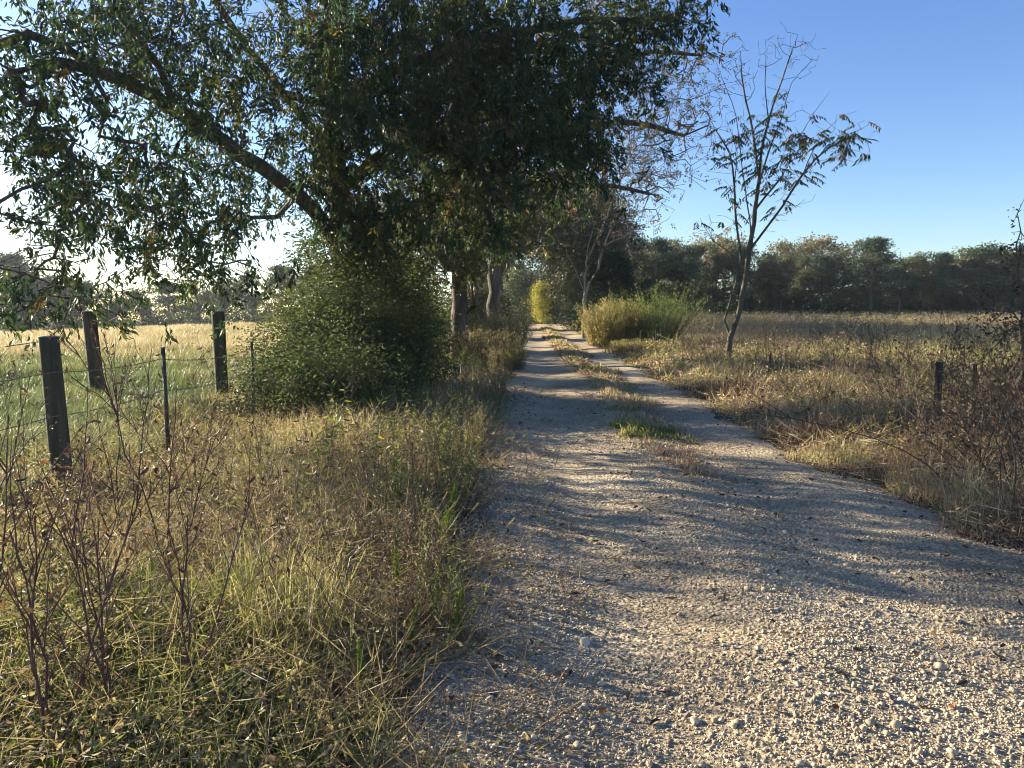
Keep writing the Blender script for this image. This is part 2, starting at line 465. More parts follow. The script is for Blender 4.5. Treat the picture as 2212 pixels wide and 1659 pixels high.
def grow(skel, targets, step=.35, jit=.04, seed=0, up=.0, bowf=.13):
    """branch skeleton: hand-placed limbs, then every target joined to the nearest node by a bent twig"""
    g = np.random.default_rng(seed)
    cap = 4000 + len(targets) * 8
    P = np.zeros((cap, 3)); par = -np.ones(cap, int); n = 0
    for k, pl in enumerate(skel):
        q = resample(pl, step, jit * .5, g)
        if k == 0:
            last = -1
        else:
            last = int(np.argmin(((P[:n] - q[0]) ** 2).sum(1)))
            q = q[1:] if np.linalg.norm(P[last] - q[0]) < step else q
        for v in q:
            P[n] = v; par[n] = last; last = n; n += 1
    if len(targets):
        d0 = np.array([((P[:n] - t) ** 2).sum(1).min() for t in targets])
        order = np.argsort(d0)
    tips = []
    for ti in (order if len(targets) else []):
        tg = targets[ti]
        dv = tg - P[:n]
        d2 = (dv ** 2).sum(1)
        # prefer joining from below / inside
        j = int(np.argmin(d2 + up * np.maximum(-dv[:, 2], 0) ** 2))
        D = math.sqrt(d2[j])
        m = max(1, int(D / step))
        m = min(m, 7)
        bow = g.normal(size=3) * D * bowf + np.array([0, 0, D * (.10 if bowf > .1 else -.06)])
        last = j
        for k in range(1, m + 1):
            s = k / m
            P[n] = P[j] + (tg - P[j]) * s + bow * math.sin(math.pi * s) + (g.normal(size=3) * jit if k < m else 0)
            par[n] = last; last = n; n += 1
        tips.append(last)
    P, par = P[:n], par[:n]
    cnt = np.zeros(n)
    hasch = np.zeros(n, bool); hasch[par[par >= 0]] = True
    cnt[~hasch] = 1
    for i in range(n - 1, 0, -1):
        if par[i] >= 0: cnt[par[i]] += cnt[i]
    main = -np.ones(n, int)
    best = np.zeros(n)
    for i in range(n):
        p = par[i]
        if p >= 0 and cnt[i] > best[p]: best[p] = cnt[i]; main[p] = i
    tan = np.zeros((n, 3))
    hp = par >= 0
    tan[hp] += nrm(P[hp] - P[par[hp]])
    hm = main >= 0
    tan[hm] += nrm(P[main[hm]] - P[hm])
    tan = nrm(tan)
    return P, par, cnt, main, tan, np.array(tips, int)

def wood(mb, G, R0, r_tip, flare=1.0):
    P, par, cnt, main, tan, tips = G
    e = math.log(R0 / r_tip) / math.log(max(cnt[0], 2))
    rad = r_tip * cnt ** e
    z0 = P[0, 2]
    if flare > 1:
        rad = rad * np.where(rad > R0 * .5, 1 + (flare - 1) * np.exp(-np.maximum(P[:, 2] - z0, 0) / .25), 1)
    idx = np.where(par >= 0)[0]
    r = rad[idx]
    tubes(mb, P, par, rad, main, tan, idx[r > .05], 10)
    tubes(mb, P, par, rad, main, tan, idx[(r <= .05) & (r > .015)], 6)
    tubes(mb, P, par, rad, main, tan, idx[r <= .015], 3)
    return rad

def blob(bs, g, per=7, sig=.33, mul=1.0):
    """cluster points in screen-described ellipsoids that have a real depth: (x, y, Y, rx, ry, rY, n)"""
    out = []
    for (x, y, Y, rx, ry, rY, n) in bs:
        m = max(1, int(n * mul) // per)
        v = rand_dir(m, g) * (g.random(m) ** .45)[:, None]
        c = at_many(x + v[:, 0] * rx, y + v[:, 1] * ry, np.maximum(Y + v[:, 2] * rY, 4))
        q = np.repeat(c, per, 0) + g.normal(size=(m * per, 3)) * sig
        out.append(q)
    q = np.concatenate(out)
    return q[q[:, 2] > H(q[:, 0], q[:, 1]) + .25]

def spray(mb, pts, n, spread, L, W, g, droop=.8, hue=None, fine=False, hv=.25):
    """n leaves round every cluster point, hanging"""
    m = len(pts)
    P = np.repeat(pts, n, 0) + g.normal(size=(m * n, 3)) * spread
    ax = rand_dir(m * n, g); ax[:, 2] = ax[:, 2] * .5 - droop
    ch = hue if hue is not None else np.clip(g.beta(1.3, 2.6, m), 0, 1)
    a = np.clip(np.repeat(ch, n) + g.normal(size=m * n) * hv * .5, 0, 1)
    s = g.uniform(.65, 1.25, m * n)
    leaves(mb, P, ax, L * s, W * s, a, g=g, fine=fine)

def hang(mb, pts, n, L, W, g, length=.45, hue=None, hv=.25, down=1.0):
    """drooping twig ends: leaves strung along a hanging axis"""
    m = len(pts)
    d = g.normal(size=(m, 3)) * .55; d[:, 2] -= down; d = nrm(d)
    ln = length * g.uniform(.5, 1.3, m)
    t = g.random((m, n)) ** .8
    P = (pts[:, None] + d[:, None] * (t * ln[:, None])[..., None] + g.normal(size=(m, n, 3)) * .035).reshape(-1, 3)
    ax = np.repeat(d, n, 0) + rand_dir(m * n, g) * .75; ax[:, 2] -= .25
    a = np.clip(np.repeat(hue, n) + g.normal(size=m * n) * hv * .5, 0, 1)
    s = g.uniform(.6, 1.25, m * n)
    leaves(mb, P, ax, L * s, W * s, a, g=g)

def compound(mb, pts, n, L, k, ll, lw, g, droop=.25):
    """n pinnate leaves at every point, k pairs of leaflets each"""
    m = len(pts) * n
    b = np.repeat(pts, n, 0)
    ax = rand_dir(m, g); ax[:, 2] = np.abs(ax[:, 2]) * .3 - droop; ax = nrm(ax)
    sd = nrm(np.cross(ax, np.array([0, 0, 1.0]) + g.normal(size=(m, 3)) * .2))
    c = g.random(m)
    for i in range(k):
        s = (i + 1) / k
        for sg in (-1, 1):
            p = b + ax * L * s + np.array([0, 0, -.35 * L]) * s * s
            leaves(mb, p, sd * sg * .7 + ax * .45 + np.array([0, 0, -.75]), ll * g.uniform(.8, 1.15, m), lw, np.clip(c + g.normal(size=m) * .1, 0, 1), g=g)

def build_tree(name, label, cat, G, R0, r_tip, bark, crown_fn, leafmat, group=None, flare=1.35, extra=None):
    base = G[0][0].copy()
    e = empty(name, base, label, cat, group)
    mb = MB(); wood(mb, G, R0, r_tip, flare)
    if extra: extra(mb)
    mb.build('trunk', bark, e, base, smooth_shade=True)
    mb = MB(); crown_fn(mb, G)
    if mb.n: mb.build('crown', leafmat, e, base)
    return e

def gp(x, Y, dz=-.15):
    X = (x - 1106.0) / F * Y
    return np.array((X, Y, float(H(X, Y)) + dz))

# ------------------------------------------------------------------ big tree on the left
g = np.random.default_rng(11)
skel = [
    [gp(770, 15), at(757, 640, 15), at(740, 530, 15), at(727, 400, 15), at(722, 280, 14.8), at(716, 120, 14.5), at(702, -60, 14.3), at(690, -300, 14)],
    [at(738, 520, 15), at(640, 415, 14), at(520, 335, 13), at(380, 238, 11.8), at(330, 200, 11.3), at(210, 140, 10.4), at(60, 75, 9.5), at(-120, 40, 9)],
    [at(330, 200, 11.3), at(250, 175, 10.6), at(120, 125, 9.8), at(20, 150, 9.2)],
    [at(60, 75, 9.5), at(-120, 150, 10), at(-330, 300, 11)],  # limb out to the unseen crown part added for road shade
    [at(380, 238, 11.8), at(345, 150, 11.2), at(250, 20, 10.5)],
    [at(724, 330, 14.8), at(610, 200, 14), at(500, 60, 13), at(400, -100, 12)],
    [at(640, 415, 14), at(600, 470, 13.6), at(545, 470, 13.2)],
    [at(728, 430, 15), at(800, 350, 15.5), at(900, 300, 16), at(1040, 260, 16.5), at(1180, 240, 17)],
    [at(716, 150, 14.5), at(850, 20, 15.5), at(1000, -80, 16.5), at(1200, -180, 17)],
    [at(720, 240, 14.7), at(850, 150, 15), at(1000, 100, 15), at(1160, 60, 15.5), at(1320, 40, 16), at(1440, 40, 16.5)],
    [at(900, 300, 16), at(1000, 350, 15), at(1090, 420, 14.5)],
]
BL = [
    # left, sparse, hanging
    (60, 120, 9.5, 170, 150, 1.5, 120), (230, 90, 10.5, 170, 140, 1.6, 170), (420, 90, 12, 170, 150, 1.8, 230),
    (90, 330, 9.8, 130, 100, 1.4, 120), (280, 380, 11, 140, 90, 1.6, 140), (440, 400, 12.4, 120, 100, 1.5, 120),
    (520, 220, 13, 150, 110, 1.6, 190), (180, 470, 10.4, 130, 60, 1.3, 70), (400, 480, 11.4, 90, 60, 1.2, 60),
    (85, 610, 9.3, 85, 30, .8, 56), (310, 565, 10.6, 90, 35, .9, 42), (420, 540, 10.9, 70, 40, .9, 28), (520, 560, 11.4, 55, 35, .8, 35),
    (-110, 200, 9, 110, 220, 1.5, 70),
    # centre, dense but lumpy
    (660, 60, 14.5, 130, 130, 2, 260), (690, 230, 14.2, 130, 90, 1.6, 200), (840, 90, 15, 130, 130, 2.2, 260), (860, 250, 15, 130, 90, 2.0, 230), (1010, 60, 15.5, 130, 110, 2.2, 230),
    (1040, 210, 15.3, 140, 100, 2.2, 300), (1200, 110, 16, 120, 120, 2.2, 230), (1230, 260, 15.8, 120, 80, 1.8, 230), (1350, 60, 16.5, 100, 60, 1.4, 110), (1330, 170, 16.3, 70, 60, 1.2, 80), (1460, 25, 16.6, 60, 55, 1.0, 70),
    (1250, 340, 15.6, 80, 50, 1.2, 90), (1090, 340, 15.2, 90, 60, 1.4, 90),
    (690, 390, 14.6, 150, 80, 1.4, 150), (800, 470, 14.5, 110, 60, 1.3, 100), (960, 420, 15, 90, 70, 1.4, 80), (1060, 450, 14.8, 70, 50, 1.0, 60), (760, 540, 14.7, 80, 40, 1.1, 50),
    (-340, 322, 11, 250, 120, 1.2, 100),      # unseen crown past the left frame edge, added to shade the near road
    # above the frame
    (650, -250, 14, 420, 220, 3.5, 420), (1050, -180, 16, 300, 180, 3, 300), (250, -120, 11.5, 320, 120, 2.5, 120),
]
tg = blob(BL, g, mul=1.25)
G = grow(skel, tg, .4, .04, 3, up=.5)
def crown_big(mb, G):
    P, tips = G[0], G[5]
    g = np.random.default_rng(5)
    pts = P[tips]
    # brown and yellow patches here and there
    hue = np.clip(.28 + .30 * n_small(pts[:, 0] * .8, pts[:, 2] * .8 + pts[:, 1] * .3) + g.normal(size=len(pts)) * .12, 0, 1)
    left = pts[:, 0] < -3.6 - .12 * (pts[:, 1] - 13)
    hang(mb, pts[~left], 25, .125, .041, g, .46, hue[~left], down=.75)
    k = left & (g.random(len(pts)) < .8)
    hang(mb, pts[k], 20, .105, .036, g, .38, hue[k], down=.75)
big = build_tree('hickory_tree', 'big dark spreading tree with a long bent limb reaching left over the fence', 'tree', G, .26, .006, M['bark'], crown_big, M['dark_leaf'])

# ------------------------------------------------------------------ second roadside tree with the straight grey trunk
g = np.random.default_rng(12)
Y2 = 23.0
skel = [[gp(992, Y2), at(993, 660, Y2), at(990, 590, Y2), at(996, 500, Y2), at(1004, 400, Y2), at(1010, 280, Y2), at(1000, 100, Y2)],
        [at(992, 600, Y2), at(940, 545, Y2 - .6), at(880, 480, Y2 - 1), at(830, 430, Y2 - 1)],
        [at(996, 520, Y2), at(1060, 440, Y2 - .5), at(1130, 380, Y2 - .8)],
        [at(1010, 690, Y2 - .1), at(1028, 660, Y2 - .2), at(1026, 600, Y2 - .2), at(1035, 520, Y2), at(1080, 430, Y2 + .5), at(1130, 300, Y2 + 1)]]
tg = blob([(930, 430, 22.5, 150, 110, 2, 420), (1090, 430, 22.5, 110, 110, 2, 300), (1000, 300, 23, 190, 130, 2.4, 420), (850, 520, 22, 110, 70, 1.6, 150),
           (950, 550, 22.4, 110, 50, 1.5, 130), (1020, 120, 23, 220, 160, 3, 350)], g, sig=.4)
G2 = grow(skel, tg, .45, .05, 4, up=.5)
def crown2(mb, G):
    g = np.random.default_rng(6); pts = G[0][G[5]]
    hang(mb, pts, 20, .14, .058, g, .5, np.clip(.5 + .3 * n_mid(pts[:, 0], pts[:, 2]), 0, 1), down=.5)
build_tree('roadside_tree', 'olive-leaved tree with straight thick grey trunk at the left road edge', 'tree', G2, .27, .007, M['bark'], crown2, M['olive_leaf'], flare=1.25)

# ------------------------------------------------------------------ fine twigged elm reaching over the road
g = np.random.default_rng(13)
Y3 = 31.0
skel = [[gp(1062, Y3), at(1068, 600, Y3), at(1080, 480, Y3), at(1100, 330, Y3), at(1130, 180, Y3), at(1160, 0, Y3), at(1180, -150, Y3)],
        [at(1085, 450, Y3), at(1160, 410, 30), at(1230, 400, 29.5), at(1320, 400, 29.5), at(1400, 420, 29.5)],
        [at(1095, 360, Y3), at(1190, 310, 30), at(1290, 270, 29.5), at(1400, 275, 29.5), at(1480, 290, 29.5), at(1530, 270, 29.5)],
        [at(1100, 320, Y3), at(1220, 200, 30), at(1340, 130, 29.5), at(1440, 110, 29.5), at(1520, 120, 29.5)],
        [at(1080, 480, Y3), at(1170, 450, 30), at(1250, 460, 29.5), at(1330, 500, 29.5)],
        [at(1130, 180, Y3), at(1250, 50, 30), at(1400, -80, 30)]]
tg = blob([(1350, 250, 29.5, 150, 160, 2.6, 520), (1440, 180, 29.5, 110, 120, 2, 330), (1280, 400, 29.5, 150, 90, 2.2, 320), (1420, 340, 29.5, 100, 110, 2, 300),
           (1200, 250, 30, 150, 200, 2.6, 300), (1300, 60, 30, 200, 120, 2.6, 350), (1150, 420, 30.5, 120, 90, 2, 150)], g, sig=.55)
G3 = grow(skel, tg, .5, .09, 5, up=.3)
def crown3(mb, G):
    g = np.random.default_rng(8); pts = G[0][G[5]]
    keep = g.random(len(pts)) < .8
    hang(mb, pts[keep], 16, .085, .036, g, .42, np.clip(.35 + .3 * g.normal(size=keep.sum()), 0, 1), down=.15)
build_tree('elm_tree', 'fine twigged half bare tree arching its thin branches over the gravel road', 'tree', G3, .26, .009, M['bark'], crown3, M['fine_leaf'])

# ------------------------------------------------------------------ the trees of the tunnel
def round_tree(name, label, cat, base, h, cr, zlo, n, leafmat, L, W, per, seed, R0=.2, bark=None, group=None, sq=1.0, lean=(0, 0), hue=None, spread=.3, rt=.009):
    g = np.random.default_rng(seed)
    b = np.asarray(base, float)
    top = b + np.array([lean[0], lean[1], h])
    skel = [[b, b + (top - b) * .3 + g.normal(size=3) * .12, b + (top - b) * .6 + g.normal(size=3) * .2, b + (top - b) * .93]]
    for k in range(5):
        th = g.uniform(0, 6.28); s = g.uniform(.25, .6)
        a = b + (top - b) * s
        d = np.array([math.cos(th), math.sin(th), .55])
        skel.append([a, a + d * cr * .4, a + d * cr * .8])
    m = max(1, n // 6)
    v = rand_dir(m, g) * (g.random(m) ** .4)[:, None]
    c = b + np.array([0, 0, (h + zlo) / 2]) + v * np.array([cr, cr * sq, (h - zlo) / 2]) + np.array([*lean, 0]) * .5
    tg = np.repeat(c, 6, 0) + g.normal(size=(m * 6, 3)) * .4
    tg = tg[tg[:, 2] > b[2] + .3]
    G = grow(skel, tg, .6, .08, seed, up=.4)
    def cf(mb, G):
        pts = G[0][G[5]]
        spray(mb, pts, per, spread, L, W, np.random.default_rng(seed + 1), .5, None if hue is None else np.clip(hue + .25 * np.random.default_rng(seed).normal(size=len(pts)), 0, 1))
    return build_tree(name, label, cat, G, R0, rt, bark or M['bark'], cf, leafmat, group)

round_tree('oak_tree', 'brown-leaved tree at the left mouth of the leafy road tunnel', 'tree', gp(1075, 44), 9.5, 3.6, 4.4, 620, M['brown_leaf'], .17, .09, 22, 21, .26)
round_tree('oak_tree', 'tall brown-leaved tree arching over the road crest from the right side', 'tree', (5.0, 52, float(H(5.0, 52)) - .1), 10.5, 4.2, 4.6, 900, M['brown_leaf'], .19, .10, 26, 22, .3, lean=(-2.2, -.5))
round_tree('oak_tree', 'dark tree standing against the road with its trunk by the tunnel opening', 'tree', (4.4, 47.0, float(H(4.4, 47)) - .1), 8.0, 2.3, .5, 420, M['brown_leaf'], .17, .09, 24, 23, .34)
round_tree('oak_tree', 'olive-brown tree behind the straight grey trunk, left of the road', 'tree', gp(985, 40), 8.5, 3.0, 4.0, 480, M['olive_leaf'], .17, .09, 22, 24, .24)
round_tree('oak_tree', 'brown tree deep inside the tunnel on the left of the road', 'tree', (-1.6, 60, float(H(-1.6, 60)) - .1), 9.5, 3.6, 4.6, 500, M['brown_leaf'], .2, .11, 22, 25, .26)
round_tree('oak_tree', 'far brown tree past the road crest, closing the tunnel on the right', 'tree', (7.6, 66, float(H(7.6, 66)) - .1), 10.5, 4.0, .8, 560, M['brown_leaf'], .22, .12, 22, 26, .28)
round_tree('oak_tree', 'olive tree low behind the green roadside shrub at the pasture edge', 'tree', gp(830, 29), 3.9, 1.8, .3, 320, M['olive_leaf'], .15, .08, 22, 27, .16)
round_tree('small_tree', 'grey-green round tree at the far end of the road tunnel', 'tree', (1.0, 78, float(H(1.0, 78)) - .1), 6.0, 2.3, .3, 460, M['grey_green'], .22, .12, 30, 28, .14)
round_tree('small_tree', 'dark tree filling the gap behind the grey-green tree at the tunnel end', 'tree', (-1.8, 92, float(H(-1.8, 92)) - .1), 9.5, 4.2, .3, 520, M['far_green'], .3, .16, 30, 29, .2)
round_tree('small_tree', 'tall yellow-green sapling, sunlit by leaf colour, at the end of the road tunnel', 'tree', (2.75, 72, float(H(2.75, 72)) - .1), 4.2, .5, .1, 200, M['sunny'], .14, .08, 30, 30, .05, spread=.2)
round_tree('small_tree', 'dark far tree right of the yellow-green sapling at the tunnel end', 'tree', (5.2, 90, float(H(5.2, 90)) - .1), 9.0, 4.2, .2, 520, M['far_green'], .3, .16, 30, 31, .2)

for i, (x, Y, h, lab) in enumerate([(-2.6, 53, 11.0, 'brown tree left of the road just behind the tunnel mouth'), (6.0, 60, 10.5, 'tall brown tree behind the arching tree, right side of the tunnel'),
        (-2.8, 65, 11.5, 'tall far tree left of the road beyond the crest'), (7.2, 76, 9.8, 'far tree right of the road behind the yellow-green sapling'),
        (7.0, 85, 10.2, 'farther tall tree on the right of the tunnel, mostly hidden'), (6.6, 100, 11.5, 'farthest roadside tree beyond the tunnel end')]):
    round_tree('oak_tree', lab, 'tree', (x, Y, float(H(x, Y)) - .1), h, 3.6, 4.2 if abs(x) < 6.2 else 1.0, 480, M['brown_leaf'], .24, .13, 24, 140 + i, .26)

shrub_later = [('thicket', 'dark thicket under the trees at the left mouth of the road tunnel', (-1.1, 50), 1.1, 2.6, 151), ('thicket', 'dark thicket under the trees at the right mouth of the road tunnel', (4.9, 49), 1.3, 3.0, 152),
               ('thicket', 'dark thicket behind the tan goldenrod left of the lane', (-1.9, 38), 1.3, 2.4, 153)]

# dark cedar with flat spreading sprays
def cedar(label, base, h, cr, seed):
    g = np.random.default_rng(seed); b = np.asarray(base, float)
    skel = [[b, b + np.array([.05, 0, h * .5]), b + np.array([0, 0, h * .97])]]
    n = 520
    s = g.random(n) ** .8
    th = g.uniform(0, 6.28, n)
    rr = cr * (1 - s * .88) * (.35 + .65 * np.sqrt(g.random(n))) * (1 + .25 * np.sin(th * 3 + s * 9))
    tg = b + np.stack([np.cos(th) * rr, np.sin(th) * rr, .4 + s * (h - .5) + rr * .12], 1)
    G = grow(skel, tg, .45, .03, seed, up=.2)
    def cf(mb, G):
        pts = G[0][G[5]]; g = np.random.default_rng(seed)
        m = len(pts)
        o = pts - b; o[:, 2] = 0; o = nrm(o)
        for _ in range(34):
            leaves(mb, pts + g.normal(size=(m, 3)) * [.24, .24, .14], o + rand_dir(m, g) * .8 + [0, 0, .15], .2 * g.uniform(.6, 1.3, m), .055, np.clip(g.random(m), 0, 1), g=g)
    build_tree('cedar_tree', label, 'tree', G, .16, .008, M['bark'], cf, M['cedar'])
cedar('dark green cedar behind the golden roadside bush, right of the road', (5.5, 43, float(H(5.5, 43)) - .1), 4.6, 3.0, 41)

# bare tree in front of the cedar
def bare_tree(name, label, skel, tg, R0, rt, seed, step=.35, jit=.05, bark=None, leaf=None, up=.8):
    G = grow(skel, tg, step, jit, seed, up=up)
    return build_tree(name, label, 'tree', G, R0, rt, bark or M['bark_pale'], leaf or (lambda mb, G: None), M['dead_leaf'])
g = np.random.default_rng(14)
Yb = 37.0
skel = [[gp(1262, Yb), at(1262, 640, Yb), at(1266, 580, Yb), at(1270, 530, Yb), at(1290, 470, Yb)],
        [at(1262, 640, Yb), at(1245, 590, Yb), at(1225, 550, Yb)], [at(1263, 630, Yb), at(1290, 580, Yb), at(1305, 530, Yb), at(1335, 460, Yb), at(1370, 420, Yb)],
        [at(1305, 530, Yb), at(1350, 510, Yb), at(1400, 480, Yb)], [at(1270, 560, Yb), at(1310, 470, Yb), at(1330, 410, Yb)]]
tg = blob([(1340, 460, Yb, 70, 70, 1.2, 150), (1270, 500, Yb, 60, 60, 1.2, 110), (1380, 500, Yb, 40, 50, .8, 50)], g, per=4, sig=.3)
bare_tree('bare_tree', 'small leafless pale tree in front of the dark cedar', skel, tg, .09, .006, 15)

# ------------------------------------------------------------------ slender tree right of the road
g = np.random.default_rng(16)
Yr = 20.0
A = lambda x, y, d=0: at(x, y, Yr + d)
skel = [[gp(1570, Yr), A(1572, 760), A(1578, 728), A(1592, 690), A(1604, 640), A(1612, 590), A(1618, 540), A(1628, 480), A(1638, 400), A(1646, 320), A(1660, 260), A(1678, 205), A(1700, 140), A(1718, 90)],
        [A(1576, 735), A(1566, 690, .1), A(1584, 630, .2), A(1600, 560, .2), A(1590, 480, .3), A(1586, 400, .3), A(1576, 330, .4), A(1545, 280, .4), A(1532, 250, .4)],
        [A(1586, 400, .3), A(1592, 330, .3), A(1574, 270, .4)],
        [A(1616, 545), A(1650, 500, -.2), A(1690, 445, -.3), A(1735, 375, -.5), A(1790, 320, -.6), A(1850, 295, -.7), A(1898, 305, -.8)],
        [A(1735, 375, -.5), A(1770, 300, -.5), A(1820, 250, -.5), A(1850, 240, -.5)],
        [A(1624, 500), A(1612, 420, .2), A(1600, 340, .4), A(1590, 250, .5), A(1560, 170, .6), A(1545, 130, .6)],
        [A(1636, 410), A(1660, 330, -.2), A(1690, 250, -.3), A(1710, 180, -.4), A(1755, 130, -.4)],
        [A(1632, 450), A(1690, 380, -.3), A(1720, 310, -.4), A(1760, 240, -.5), A(1790, 200, -.5)],
        [A(1610, 600, .1), A(1570, 540, .3), A(1540, 520, .4), A(1512, 470, .5)],
        [A(1640, 390), A(1625, 280, .2), A(1606, 190, .3), A(1600, 110, .3)],
        [A(1660, 260), A(1652, 180, .1), A(1655, 110, .1)]]
tgb = blob([(1590, 140, Yr, 60, 60, .9, 90), (1700, 110, Yr, 70, 55, .8, 100), (1550, 230, Yr, 40, 60, .6, 30), (1530, 300, Yr + .4, 40, 60, .4, 32), (1540, 490, Yr + .4, 45, 45, .5, 24), (1660, 250, Yr, 90, 60, .9, 50)], g, per=2, sig=.15)
tgl = blob([(1660, 270, Yr, 110, 60, .9, 110), (1640, 350, Yr, 90, 90, .9, 90), (1730, 320, Yr - .4, 90, 60, .7, 80), (1830, 300, Yr - .6, 75, 38, .4, 84), (1700, 420, Yr - .3, 70, 60, .6, 40), (1600, 330, Yr, 60, 70, .6, 40), (1650, 480, Yr, 60, 40, .6, 18), (1540, 490, Yr + .3, 40, 40, .4, 8)], g, per=2, sig=.15)
tg = np.concatenate([tgb, tgl])
Gr = grow(skel, tg, .3, .012, 17, up=3.0, bowf=.05)
leafpts = tgl[(n_tiny(tgl[:, 0] * .5, tgl[:, 2] * .5) > -.08) & (g.random(len(tgl)) < .8)]
def crown_r(mb, G):
    compound(mb, leafpts, 1, .34, 5, .145, .044, np.random.default_rng(18))
build_tree('sumac_tree', 'slender half bare tree with drooping feathered leaves against the open blue sky', 'tree', Gr, .072, .0045, M['bark_slender'], crown_r, M['dark_leaf'], flare=1.2)

# thin sapling at the right frame edge
g = np.random.default_rng(19)
Ys = 10.5
A = lambda x, y, d=0: at(x, y, Ys + d)
tg = blob([(2200, 560, Ys, 45, 130, .4, 60), (2180, 700, Ys, 70, 90, .5, 80)], g, per=2, sig=.08)
def few_dead(n, seed, s=.05):
    def f(mb, G):
        g = np.random.default_rng(seed); pts = G[0][G[5]]
        pts = pts[g.random(len(pts)) < .7]
        spray(mb, pts, n, s, .06, .03, g, .5)
    return f
bare_tree('sapling', 'thin dark sapling with few curled leaves at the right edge by the field fence', [[gp(2210, Ys), A(2214, 760), A(2200, 600), A(2206, 430)]], tg, .03, .0035, 20, .2, .03, M['bark'], few_dead(5, 3))

# ------------------------------------------------------------------ far tree line, individually placed copies of a few grown kinds
protos = {}
def far_proto(kind, seed):
    g = np.random.default_rng(seed)
    b = np.zeros(3); h = 12.0
    mb, mw = MB(), MB()
    if kind == 'pine':
        poly_tube(mw, [[0, 0, -.3], [.1, .05, 4], [-.05, .1, 8], [0, 0, 11.4]], [.2, .16, .11, .03], 6)
        for k in range(46):
            s = g.random() ** .75
            z = 3.2 + s * 8.6
            rr = (1 - s) * 2.9 * (.5 + .7 * g.random()) + .4
            th = g.uniform(0, 6.28)
            c = np.array([math.cos(th) * rr, math.sin(th) * rr, z + rr * .1])
            poly_tube(mw, [[0, 0, z - .4], c * .5 + [0, 0, z * .5 - .1], c], [.05, .04, .015], 3)
            n = 110
            P = c + g.normal(size=(n, 3)) * [.55, .55, .2]
            leaves(mb, P, rand_dir(n, g) + [0, 0, .5], .46 * g.uniform(.6, 1.3, n), .13, np.clip(.5 + .3 * g.normal() + g.normal(size=n) * .15, 0, 1), g=g)
    else:
        w = 3.4 if kind == 'broad' else 2.6
        zlo = .9 if kind == 'broad' else 4.0
        poly_tube(mw, [[0, 0, -.3], [.15, 0, 3.5], [0, .2, 7], [.1, 0, 10.8]], [.2, .16, .1, .03], 6)
        dens = 84 if kind == 'broad' else 46
        lob = [(np.array([g.normal() * w * .45, g.normal() * w * .45, g.uniform(zlo + 1.5, 10.2)]), g.uniform(.9, 1.9)) for _ in range(9)] + [(np.array([g.normal() * .5, g.normal() * .5, 10.4]), 1.5)]
        for k in range(dens):
            lc, lr = lob[k % 10]
            c = lc + rand_dir(1, g)[0] * lr * g.random() ** .4
            c[2] = min(max(c[2], zlo * .8), 11.9)
            a0 = np.array([0, 0, max(1.0, c[2] - 1.6 - g.random())])
            poly_tube(mw, [a0, (a0 + c) / 2 + g.normal(size=3) * .15, c], [.06, .04, .012], 3)
            n = 95 if kind == 'broad' else 45
            P = c + g.normal(size=(n, 3)) * [.5, .5, .32] * g.uniform(.6, 1.25)
            leaves(mb, P, rand_dir(n, g) + [0, 0, -.3], .36 * g.uniform(.6, 1.3, n), .2, np.clip(.35 + .33 * g.normal() + g.normal(size=n) * .12, 0, 1), g=g)
    return mw, mb

def far_tree(kind, var, pos, h, label, group, wide=1.0):
    key = (kind, var)
    leafmat = {'pine': M['far_pine'], 'broad': M['far_green'], 'pale': M['far_pale']}[kind]
    nm = {'pine': 'pine_tree', 'broad': 'broadleaf_tree', 'pale': 'poplar_tree'}[kind]
    if key not in protos:
        mw, mb = far_proto(kind, 100 + var * 7 + len(kind))
        e = empty(nm, (0, 0, 0), label, 'tree', group)
        mw.build('trunk', M['bark_pale'] if kind == 'pale' else M['bark'], e)
        mb.build('crown', leafmat, e)
        protos[key] = e
    else:
        e = copy_tree(protos[key])
        e['label'] = label; e['group'] = group
    e.location = [float(v) for v in pos]
    e.rotation_euler = (0, 0, random.uniform(0, 6.28))
    s = h / 12.0
    e.scale = (s * wide, s * wide, s)
    return e

TL = [  # x pixel, top pixel, distance, kind, label
    (1372, 520, 92, 'broad', 'tree with dense round head at the left end of the field treeline'),
    (1420, 528, 95, 'pine', 'dark pine right of the round-headed tree at the treeline end'),
    (1462, 535, 93, 'broad', 'dull green treeline tree just left of the bare forked sapling stems'),
    (1500, 540, 96, 'pine', 'dark pine seen left of the slender tree, behind its outermost low twigs'),
    (1545, 530, 94, 'broad', 'treeline tree framed between the two pale stems of the slender tree'),
    (1592, 545, 93, 'pine', 'pine directly behind the forked trunk of the slender tree'),
    (1638, 560, 95, 'broad', 'brownish treeline tree just right of the forked slender trunk'),
    (1682, 555, 93, 'broad', 'green-brown tree below the first pale crown right of the slender tree'),
    (1728, 552, 96, 'broad', 'dark tree under the left edge of the tallest pale crown'),
    (1770, 560, 93, 'pine', 'pine standing under the tallest pale round crown'),
    (1815, 550, 95, 'broad', 'yellowish-green treeline tree left of the big layered dark pine'),
    (1878, 527, 88, 'pine', 'big dark pine with flat layered branches standing forward of the treeline'),
    (1938, 562, 94, 'broad', 'light olive tree right beside the big layered dark pine'),
    (1985, 552, 95, 'broad', 'round bright green topped tree in the low dip of the treeline'),
    (2030, 556, 93, 'pine', 'pine in the low dip of the treeline right of the green round top'),
    (2072, 540, 96, 'broad', 'reddish-brown topped treeline tree left of the wide grey-olive tree'),
    (2112, 548, 92, 'pine', 'dark pine in front of the wide grey-olive tree'),
    (2150, 530, 94, 'broad', 'wide grey-olive tree with domed crown near the right end of the treeline'),
    (2205, 540, 93, 'pine', 'pine at the right end of the visible treeline behind the thin sapling'),
    (2250, 538, 96, 'broad', 'treeline tree cut by the right frame edge'),
]
